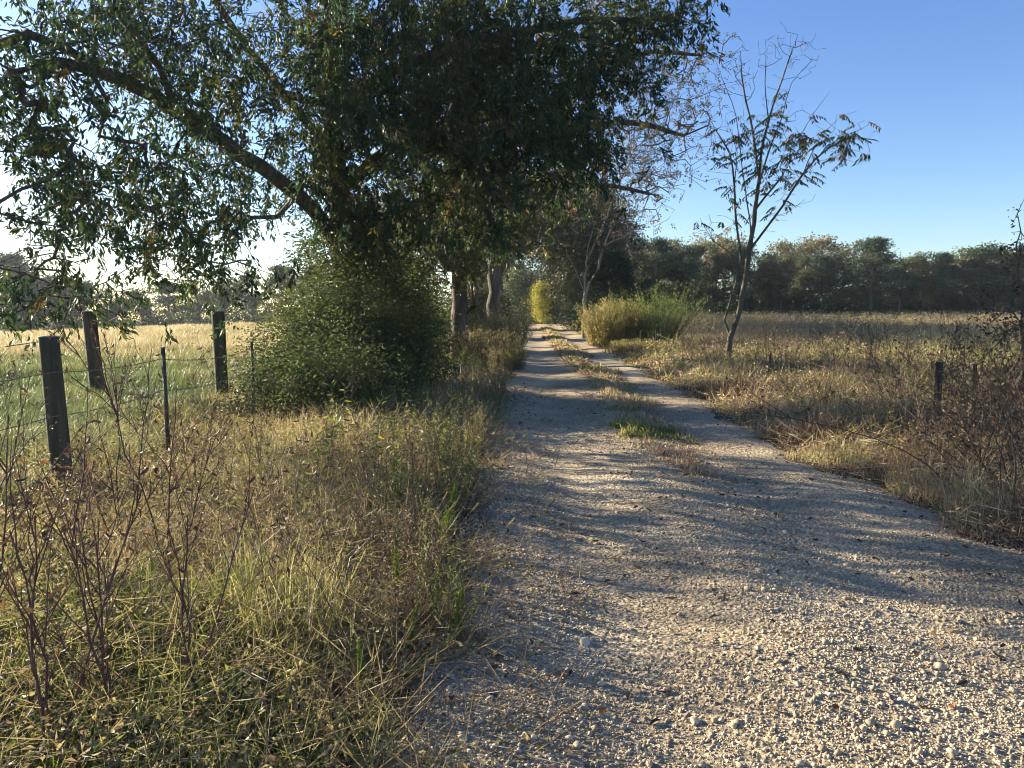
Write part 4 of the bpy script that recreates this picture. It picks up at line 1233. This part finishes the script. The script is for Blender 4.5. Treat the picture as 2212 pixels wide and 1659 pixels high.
# single larger stones that can be told apart
def stone(x, y, s, label, seed):
    g = np.random.default_rng(seed)
    # meet the ray with the ground
    Y = 3.0
    for _ in range(40):
        p = at(x, y, Y)
        Y += (p[2] - float(H(p[0], p[1])) - .03) * 2.0
        Y = max(Y, 2.0)
    p = at(x, y, Y)
    V = ICO.copy()
    for _ in range(1): pass
    # one subdivision for a lumpier stone
    E = {}; F2 = []; V = list(V)
    def mid(a, b):
        k = (min(a, b), max(a, b))
        if k not in E: V.append(nrm((V[a] + V[b])[None])[0]); E[k] = len(V) - 1
        return E[k]
    for a, b, c in ICF:
        ab, bc, ca = mid(a, b), mid(b, c), mid(c, a)
        F2 += [(a, ab, ca), (b, bc, ab), (c, ca, bc), (ab, bc, ca)]
    V = np.array(V)
    d = nrm(g.normal(size=(7, 3))); 
    f = np.min(np.stack([np.where(V @ k > .05, g.uniform(.55, .95) / np.maximum(V @ k, .05), 9) for k in d]), 0)
    V = V * np.minimum(f, 1.1)[:, None] * [1.1, .9, .7]
    mb = MB(); mb.add(V * s, T=F2, a=g.uniform(.4, .95))
    o = mb.build('stone', M['stone'])
    o.location = (float(p[0]), float(p[1]), float(H(p[0], p[1])) + .03 + s * .25)
    o.rotation_euler = (0, 0, g.uniform(0, 6))
    tag(o, label, 'stone', 'loose stones on the road')
for i, (x, y, s, lab) in enumerate([
    (1262, 1390, .03, 'large pale stone at the shadow edge nearest the left verge'),
    (1697, 1152, .026, 'pale stone beside the small dark tuft in the right wheel track'),
    (1641, 1234, .024, 'yellowish stone right of a sunlit strip in the middle of the road'),
    (1667, 1250, .022, 'grey stone just below the yellowish one in mid-road'),
    (2032, 1443, .026, 'whitish round stone in the shaded right part of the road'),
    (1830, 1222, .024, 'reddish-grey stone lying beside the fallen leaf in the right track'),
    (1614, 1274, .02, 'small grey stone lying in the shadow below the mid-road pair'),
    (1937, 1570, .024, 'pale stone on the sunlit gravel at the bottom right'),
    (1500, 1560, .022, 'pale angular stone on the sunlit gravel at the bottom middle'),
    (1300, 1480, .022, 'grey angular stone below the shadow edge near the verge'),
]): stone(x, y, s, lab, 300 + i)

# ------------------------------------------------------------------ single weeds that stand out, copied from a few grown kinds
def stem_pts(p, d, h, curve, n=6):
    s = np.linspace(0, 1, n)[:, None]
    return np.asarray(p) + np.asarray(d) * h * s + np.asarray(curve) * h * s * s

def dead_weed(seed, h=1.4, forks=7, red=True, leafn=14):
    g = np.random.default_rng(seed)
    mw, mb = MB(), MB()
    def br(p, d, h, r, lev):
        d = nrm(np.asarray(d)[None])[0]
        pts = stem_pts(p, d, h, g.normal(size=3) * .07, 7)
        pts[1:-1] += g.normal(size=(5, 3)) * h * .008
        poly_tube(mw, pts, np.linspace(r, r * .4, 7), 5 if lev == 0 else 4)
        for k in range(forks if lev == 0 else 3):
            if lev >= 2: break
            s = g.uniform(.25, .92)
            q = np.array([np.interp(s, np.linspace(0, 1, 7), pts[:, i]) for i in range(3)])
            dd = d + nrm(g.normal(size=(1, 3)))[0] * .62; dd[2] = abs(dd[2])
            br(q, dd, h * g.uniform(.25, .5), r * .5, lev + 1)
        if lev >= 1:
            m = g.integers(1, max(2, leafn // 5))
            P = pts[g.integers(3, 7, m)]
            ax = rand_dir(m, g); ax[:, 2] -= .7
            leaves(mb, P, ax, g.uniform(.025, .06, m), g.uniform(.01, .022, m), np.clip(g.beta(2, 2, m), 0, 1), bend=.4, g=g, fine=True, fold=.3)
    ns = 3 if red else 2
    for k in range(ns):
        br((g.normal() * .03, g.normal() * .03, -.05), (g.normal() * .22, g.normal() * .18, 1), h * g.uniform(.75, 1.05), .0068 if red else .0042, 0)
    return mw, mb

def leafy_weed(seed, h=1.15):
    g = np.random.default_rng(seed); mw, mb = MB(), MB()
    for k in range(2):
        c = np.array([g.normal() * .14, g.normal() * .1, -.05])
        pts = stem_pts((g.normal() * .03, 0, -.04), nrm(np.array([[g.normal() * .15, g.normal() * .1, 1]]))[0], h * g.uniform(.75, 1.05), c, 9)
        poly_tube(mw, pts, np.linspace(.0045, .0018, 9), 4)
        n = 24
        s = np.linspace(.3, 1, n)
        q = np.stack([np.interp(s, np.linspace(0, 1, 9), pts[:, i]) for i in range(3)], 1)
        th = np.arange(n) * 2.4 + g.uniform(0, 6)
        ax = np.stack([np.cos(th), np.sin(th), -.35 + .9 * (s > .9)], 1)
        leaves(mb, q, ax, g.uniform(.06, .12, n), g.uniform(.018, .032, n), np.clip(.45 + g.normal(size=n) * .22, 0, 1), bend=.35, g=g, fine=True, fold=.15)
    return mw, mb

def fennel_weed(seed, h=.55):
    g = np.random.default_rng(seed); mw, mb = MB(), MB()
    pts = stem_pts((0, 0, -.03), nrm(np.array([[g.normal() * .12, g.normal() * .1, 1]]))[0], h, (g.normal() * .1, g.normal() * .1, 0), 7)
    poly_tube(mw, pts, np.linspace(.004, .0015, 7), 4)
    n = 520
    s = g.random(n) ** .8 * .8 + .2
    q = np.stack([np.interp(s, np.linspace(0, 1, 7), pts[:, i]) for i in range(3)], 1)
    ax = rand_dir(n, g) * .75; ax[:, 2] += .75
    L = .085 * (1.15 - s) * g.uniform(.5, 1.2, n) + .012
    leaves(mb, q, ax, L, .0032, np.clip(.5 + g.normal(size=n) * .2, 0, 1), g=g)
    return mw, mb

def foxtail(seed, h=.75):
    g = np.random.default_rng(seed); mw, mb = MB(), MB()
    for k in range(3):
        pts = stem_pts((g.normal() * .03, g.normal() * .03, -.03), nrm(np.array([[g.normal() * .25, g.normal() * .2, 1]]))[0], h * g.uniform(.7, 1.05), (g.normal() * .25, g.normal() * .15, -.1), 9)
        poly_tube(mw, pts, np.linspace(.0022, .0012, 9), 3)
        tip, d = pts[-1], nrm((pts[-1] - pts[-2])[None])[0]
        n = 170
        s = g.random(n) * .085
        q = tip + d * s[:, None]
        ax = rand_dir(n, g) * .8 + d
        leaves(mb, q, ax, .014 * g.uniform(.6, 1.2, n), .0022, g.random(n), g=g)
    return mw, mb

def briar(seed, r=.4, h=.45):
    """low clump of rounded dark leaves"""
    g = np.random.default_rng(seed); mw, mb = MB(), MB()
    for k in range(16):
        th = g.uniform(0, 6.28)
        pts = stem_pts((0, 0, -.03), np.array([math.cos(th) * .9, math.sin(th) * .9, 1.0]), r * g.uniform(.6, 1.2), (math.cos(th) * .3, math.sin(th) * .3, -.5), 7)
        poly_tube(mw, pts, np.linspace(.004, .0018, 7), 4)
        n = 26
        s = g.uniform(.2, 1, n)
        q = np.stack([np.interp(s, np.linspace(0, 1, 7), pts[:, i]) for i in range(3)], 1) + g.normal(size=(n, 3)) * .03
        ax = rand_dir(n, g); ax[:, 2] = ax[:, 2] * .5
        leaves(mb, q, ax, g.uniform(.03, .06, n), g.uniform(.02, .036, n), np.clip(.3 + g.normal(size=n) * .2 + .5 * (g.random(n) < .06), 0, 1), bend=.2, g=g, fine=True)
    return mw, mb

def tangle(seed, h=1.3):
    g = np.random.default_rng(seed); mw, mb = MB(), MB()
    for k in range(16):
        d = nrm(np.array([[g.normal() * .5, g.normal() * .45, 1]]))[0]
        pts = stem_pts((g.normal() * .18, g.normal() * .18, -.04), d, h * g.uniform(.5, 1.1), g.normal(size=3) * [.3, .3, .1] - [0, 0, .1], 8)
        poly_tube(mw, pts, np.linspace(.005, .0018, 8), 4)
        for j in range(6):
            q = pts[g.integers(2, 8)]
            dd = nrm((d + rand_dir(1, g)[0] * .8)[None])[0]
            p2 = stem_pts(q, dd, h * .3 * g.uniform(.5, 1.2), rand_dir(1, g)[0] * .2, 5)
            poly_tube(mw, p2, np.linspace(.0028, .0012, 5), 3)
            m = 9
            P = p2[g.integers(1, 5, m)] + g.normal(size=(m, 3)) * .006
            ax = rand_dir(m, g); ax[:, 2] -= .5
            leaves(mb, P, ax, g.uniform(.015, .036, m), g.uniform(.008, .016, m), np.clip(.5 + g.normal(size=m) * .22, 0, 1), bend=.4, g=g, fine=True, fold=.3)
    return mw, mb

def wand(seed, h=.85):
    g = np.random.default_rng(seed); mw, mb = MB(), MB()
    tone = (.2, .45, .62, .9)[seed % 4]
    for k in range(6):
        pts = stem_pts((g.normal() * .06, g.normal() * .06, -.03), nrm(np.array([[g.normal() * .16, g.normal() * .16, 1]]))[0], h * g.uniform(.55, 1.05), (g.normal() * .15, g.normal() * .12, -.03), 8)
        poly_tube(mw, pts, np.linspace(.0035, .0014, 8), 3)
        n = 62
        s = g.random(n) * .85 + .15
        q = np.stack([np.interp(s, np.linspace(0, 1, 8), pts[:, i]) for i in range(3)], 1) + g.normal(size=(n, 3)) * .012
        ax = rand_dir(n, g) * .9; ax[:, 2] += .35
        leaves(mb, q, ax, g.uniform(.02, .06, n) * (1.25 - .6 * s), g.uniform(.006, .014, n), np.clip(tone + g.normal(size=n) * .13, 0, 1), bend=.3, g=g)
    return mw, mb

KIND = {
    'wand': (wand, 'tall_weed', 'weed', 'twig', 'weed', 4),
    'dead': (dead_weed, 'dead_weed', 'weed', 'red_stem', 'dead_leaf', 3),
    'thin': (lambda s: dead_weed(s, 1.15, 6, False, 10), 'dry_stalk', 'weed', 'twig', 'dead_leaf', 4),
    'leafy': (leafy_weed, 'leafy_weed', 'weed', 'twig', 'leafy', 4),
    'fennel': (fennel_weed, 'dog_fennel', 'weed', 'twig', 'fennel', 3),
    'foxtail': (foxtail, 'foxtail_grass', 'grass plant', 'twig', 'seed', 4),
    'briar': (briar, 'briar_clump', 'weed', 'twig', 'shrub_leaf', 3),
    'tangle': (tangle, 'dead_bush', 'bush', 'bark', 'dead_leaf', 4),
}
GROUPS = {'wand': 'tall leafy weeds along the road edges', 'dead': 'forked dead weeds of the left verge', 'thin': 'thin dry stalks along the verges', 'leafy': 'leafy weeds beside the road', 'fennel': 'green feathery plumes in the left verge',
          'foxtail': 'foxtail seed heads in the left verge', 'briar': 'low leafy briars in the left verge', 'tangle': 'dark dead bushes of the right verge'}
wp = {}
def weed(kind, X, Y, s, label, rot=None, tilt=0.0):
    fn, nm, cat, sm, lm, nv = KIND[kind]
    v = random.randrange(nv)
    key = (kind, v)
    if key not in wp:
        mw, mb = fn(500 + v * 13 + len(kind))
        e = empty(nm, (0, 0, 0), label, cat, GROUPS[kind])
        mw.build('stem', M[sm], e, smooth_shade=True)
        mb.build('seed_head' if kind == 'foxtail' else 'leaves', M[lm], e)
        wp[key] = e
    else:
        e = copy_tree(wp[key]); e['label'] = label
    e.location = (X, Y, float(H(X, Y)))
    e.rotation_euler = (random.uniform(-tilt, tilt), random.uniform(-tilt, tilt), random.uniform(0, 6.28) if rot is None else rot)
    e.scale = (s, s, s)
    return e
def wpx(kind, x, Y, s, label, **k):
    weed(kind, (x - 1106) / F * Y, Y, s, label, **k)

for x, Y, s, lab in [
    (60, 2.5, .86, 'thick purple-red forked dead weed at the lower left corner'),
    (215, 2.65, .8, 'reddish forked dead weed just right of the lower left corner clump'),
    (-20, 3.2, .9, 'dead weed with a hooked dark leaf at the left frame edge'),
    (380, 2.9, .75, 'crossing brown dead stems in front of the dark shade hollow'),
    (345, 4.6, .95, 'tall dead weed with bent bare tips reaching up before the steel post'),
    (240, 5.0, .8, 'dead weed standing right of the nearest wooden post'),
]: wpx('dead', x, Y, s, lab)
for x, Y, s, lab in [
    (400, 6.2, 1.15, 'tall dry stalk with seed tips just right of the nearer steel post'),
    (270, 5.6, .9, 'dry stalk between the nearest wooden post and the steel post'),
    (470, 5.4, .8, 'dry stalk left of the yellow-green sunlit grass patch'),
    (600, 4.2, .75, 'dry stalk with dark seed head in the sunlit grass of the verge'),
    (690, 4.0, .7, 'dry stalk with clustered dark head above the fallen branch'),
    (760, 3.4, .75, 'upright dark dry stalk in the lower middle of the verge'),
    (900, 5.2, .8, 'dry stalk near the gravel edge of the left verge'),
    (560, 7.6, 1.0, 'dry stalk before the low bramble on the fence line'),
    (30, 6.0, 1.0, 'dry stalk left of the nearest wooden post'),
    (840, 2.9, .6, 'pale dry stalk leaning over the bottom of the verge'),
]: wpx('thin', x, Y, s, lab, tilt=.12)
for x, Y, s, lab in [
    (690, 6.4, .95, 'pale leafy weed arching in front of the rounded green shrub'),
    (790, 6.8, .9, 'leafy weed with drooping pale leaves left of the road edge'),
    (860, 6.2, .85, 'leafy weed with yellow lower leaves near the gravel edge'),
    (940, 7.4, .9, 'green leafy weed closest to the left road edge'),
    (975, 6.0, .7, 'bushy leafy weed leaning over the gravel at the left edge'),
    (640, 5.4, .65, 'weed with bright yellow hanging leaves in the sunlit verge'),
    (740, 8.4, .95, 'leafy weed in the dark shade under the rounded shrub'),
]: wpx('leafy', x, Y, s, lab, tilt=.08)
for x, Y, s, lab in [
    (985, 3.55, .5, 'bright green feathery plume leaning over the gravel at the verge corner'),
    (870, 3.4, .55, 'upright yellow-green feathery plume in the lower verge'),
    (850, 4.1, .65, 'tall feathery plume behind the upright yellow-green one'),
    (955, 5.0, .95, 'tall green feathery plume at the verge edge beside the road'),
    (765, 3.0, .5, 'low feathery plume beside the dark stalk at the bottom'),
    (1000, 3.9, .4, 'small feathery plume at the gravel edge behind the leaning one'),
    (90, 8.5, 1.2, 'feathery green plume left of the nearest wooden post'),
]: wpx('fennel', x, Y, s, lab, tilt=.15)
for x, Y, s, lab in [
    (1010, 4.2, .7, 'foxtail seed head leaning out over the gravel'), (860, 3.3, .6, 'foxtail in the lower verge among red-brown stems'),
    (560, 3.3, .7, 'foxtail heads glowing near the fallen branch'), (480, 3.0, .6, 'foxtail curled over at the bottom of the verge'),
    (250, 4.4, .7, 'foxtail among the dead weeds at the left'), (930, 4.6, .7, 'foxtail standing at the verge edge beside the feathery plume'),
    (700, 4.6, .75, 'foxtail in the sunlit yellow grass patch'), (1030, 3.2, .55, 'foxtail lying low on the gravel edge'),
]: wpx('foxtail', x, Y, s, lab, tilt=.2)
for x, Y, s, lab in [
    (60, 3.7, 1.1, 'dark rounded-leaf briar clump at the left frame edge'), (180, 4.4, 1.0, 'briar clump with a few yellow leaves below the nearest wooden post'),
    (330, 3.6, .9, 'briar clump in the dark hollow behind the crossing dead stems'), (500, 4.6, .9, 'briar clump in the shaded pocket mid verge'),
    (90, 2.9, .9, 'briar clump at the lower left corner under the red stems'), (620, 8.0, 1.2, 'briar clump in front of the low bramble'),
    (250, 2.8, .8, 'briar clump at the bottom left of the verge'), (800, 7.5, 1.0, 'briar clump in the shade left of the road edge'),
]: wpx('briar', x, Y, s, lab)
for x, Y, s, lab in [
    (2215, 6.4, 1.3, 'largest dark dead bush cut by the right frame edge'), (2145, 7.6, 1.2, 'dark dead bush left of the one at the right frame edge'),
    (2078, 8.2, .6, 'brown dead bush just right of the nearer thin wooden post'), (2190, 8.8, 1.3, 'tall dark dead bush behind the right edge bush'),
    (1960, 9.6, .7, 'low dead bush on the right verge beside the road curve'), (1780, 13.0, 1.0, 'dark upright dead bush right of the slender tree'),
    (1830, 14.5, .9, 'forked dead bush with pale bare branches in the right field edge'), (1700, 16.0, .9, 'dark dead bush at the foot of the slender tree'),
    (1540, 20.5, .8, 'dead bush left of the slender tree base'), (1480, 22.5, .9, 'reddish-brown dead bush between the golden bush and the slender tree'),
    (2150, 11.5, 1.1, 'dead bush to the right of the two thin wooden posts'), (1900, 17.0, 1.2, 'tall dark seed-headed bush standing out in the right field'),
    (2235, 5.7, 1.25, 'dead bush cut off at the right frame edge nearest the camera'), (2180, 7.0, 1.15, 'dense dead bush between the two edge bushes on the right'),
    (2225, 7.6, 1.4, 'tall dead bush at the right frame edge under the thin sapling'), (2110, 9.4, 1.0, 'dead bush leaning below the farther thin wooden post'), (2020, 8.4, .7, 'low dead bush below the nearer thin wooden post'),
    (2060, 15.5, 1.3, 'tall dead bush in the right field behind the thin wooden posts'),
]: wpx('tangle', x, Y, s, lab)
g = np.random.default_rng(91)
for i in range(34):
    Y = float(8.5 * (27 / 8.5) ** g.random()); X = float(g.uniform(5.3, 8.2) - .05 * max(0, Y - 14))
    if X > Y * .68 or X < float(road_c(Y) + 2.0): continue
    px = 1106 + X / Y * F
    if any(abs(px - q) < 45 and Y < d for q, d in ((2030, 10.5), (2108, 12.2), (1665, 18), (1417, 26))): continue
    weed('tangle', X, Y, float(g.uniform(.45, .9)), 'low dark dead bush in the brushy fence row right of the road')
wpx('wand', 1835, 17.0, 1.2, 'yellow-green weed clump standing highest in the sunlit strip of the right field')
g = np.random.default_rng(92)
for i in range(64):
    Y = float(3.4 * (24 / 3.4) ** g.random()); X = float(road_c(Y) - road_half(Y)) - abs(float(g.normal())) * .45 - .12 + .12 * (Y < 6)
    weed('wand', X, Y, float(g.uniform(.45, .8 if Y < 6 else 1.15)), 'upright small-leaved weed in the ragged growth along the left edge of the gravel', tilt=.15)
for i in range(70):
    Y = float(7.5 * (28 / 7.5) ** g.random()); X = float(road_c(Y) + road_half(Y)) + .7 + 3.6 * float(g.random()) ** 1.3
    if X > Y * .68: continue
    weed('wand', X, Y, float(g.uniform(.5, 1.15)), 'scraggly small-leaved weed in the brushy growth along the right edge of the road', tilt=.15)
# stalks nobody could tell apart, on both verges
g = np.random.default_rng(90)
for i in range(46):
    Y = float(3.2 * (14 / 3.2) ** g.random()); X = float(g.uniform(-4.4, -.6))
    if abs(X) > Y * .66: continue
    weed('thin', X, Y, float(g.uniform(.4, .8)), 'thin dry brown stalk among the grass left of the road', tilt=.18)
for i in range(40):
    Y = float(9 * (26 / 9) ** g.random()); X = float(g.uniform(4.6, 9.5))
    if abs(X) > Y * .68 or X < float(road_c(Y) + 2.1): continue
    weed('thin', X, Y, float(g.uniform(.6, 1.15)), 'thin dark dry stalk in the weeds right of the road', tilt=.15)

# fallen branch in the left verge
def fallen_branch():
    a, b_ = at(380, 1350, 3.95), at(620, 1500, 3.25)
    for p in (a, b_): p[2] = max(p[2], float(H(p[0], p[1])) + .03)
    e = empty('fallen_branch', a, 'brown fallen branch lying slantwise in the grass of the left verge', 'branch')
    mb = MB()
    pts = resample([a, a * .6 + b_ * .4 + [0, 0, .02], b_], .08, .006, np.random.default_rng(2))
    poly_tube(mb, pts, np.linspace(.017, .011, len(pts)), 8, cap=True)
    for s, d in ((.3, (.1, .1, .16)), (.55, (-.12, .02, .1)), (.8, (.12, -.05, .08))):
        q = pts[int(s * (len(pts) - 1))]
        poly_tube(mb, [q, q + np.array(d) * .6 + [0, 0, .01], q + np.array(d)], [.008, .006, .003], 5)
    mb.build('wood', M['bark'], e, a, smooth_shade=True)
fallen_branch()

# ------------------------------------------------------------------ the hazy morning air
def haze():
    m, nt, out = new_mat('thin_morning_haze')
    v = nt.nodes.new('ShaderNodeVolumePrincipled')
    v.inputs['Color'].default_value = (.8, .9, 1, 1)
    v.inputs['Density'].default_value = .0003
    v.inputs['Anisotropy'].default_value = .3
    nt.links.new(v.outputs[0], out.inputs['Volume'])
    mb = MB()
    x0, x1, y0, y1, z0, z1 = -160, 190, -30, 190, -6.5, 22
    V = [(x, y, z) for z in (z0, z1) for y in (y0, y1) for x in (x0, x1)]
    mb.add(V, Q=[(0, 2, 3, 1), (4, 5, 7, 6), (0, 1, 5, 4), (2, 6, 7, 3), (0, 4, 6, 2), (1, 3, 7, 5)])
    tag(mb.build('haze', m), 'thin bluish morning haze over the fields', 'haze', kind='stuff')
haze()

def fallen_twig():
    P = [at(x, y, 7.2) for x, y in ((1880, 1050), (1830, 1040), (1790, 1046), (1755, 1062))]
    P = np.array([(p[0], 7.1 + i * .1, 0) for i, p in enumerate(P)])
    for p in P: p[2] = float(H(p[0], p[1])) + .045
    P[1:3, 2] += .05
    e = empty('fallen_twig', P[0], 'pale bent twig lying on the gravel at the right road edge', 'twig')
    mb = MB()
    q = resample(P, .05, .003, np.random.default_rng(4))
    poly_tube(mb, q, np.linspace(.008, .003, len(q)), 6)
    poly_tube(mb, [q[5], q[5] + [.08, -.10, -.01], q[5] + [.12, -.22, -.03]], [.004, .003, .0015], 4)
    mb.build('wood', M['bark_pale'], e, P[0], smooth_shade=True)
fallen_twig()
mb = MB(); g = np.random.default_rng(97)
n = 420
Y = 2.8 * (16 / 2.8) ** g.random(n); X = road_c(Y) + road_half(Y) * g.uniform(-1, 1.3, n)
ax = rand_dir(n, g); ax[:, 2] *= .25
leaves(mb, np.stack([X, Y, H(X, Y) + .045], 1), ax, .055 * g.uniform(.6, 1.3, n), .024 * g.uniform(.7, 1.2, n), g.random(n), bend=.25, g=g, fine=True, fold=.3)
tag(mb.build('fallen_leaves', M['dead_leaf']), 'small curled dead leaves blown over the gravel', 'leaves', kind='stuff')
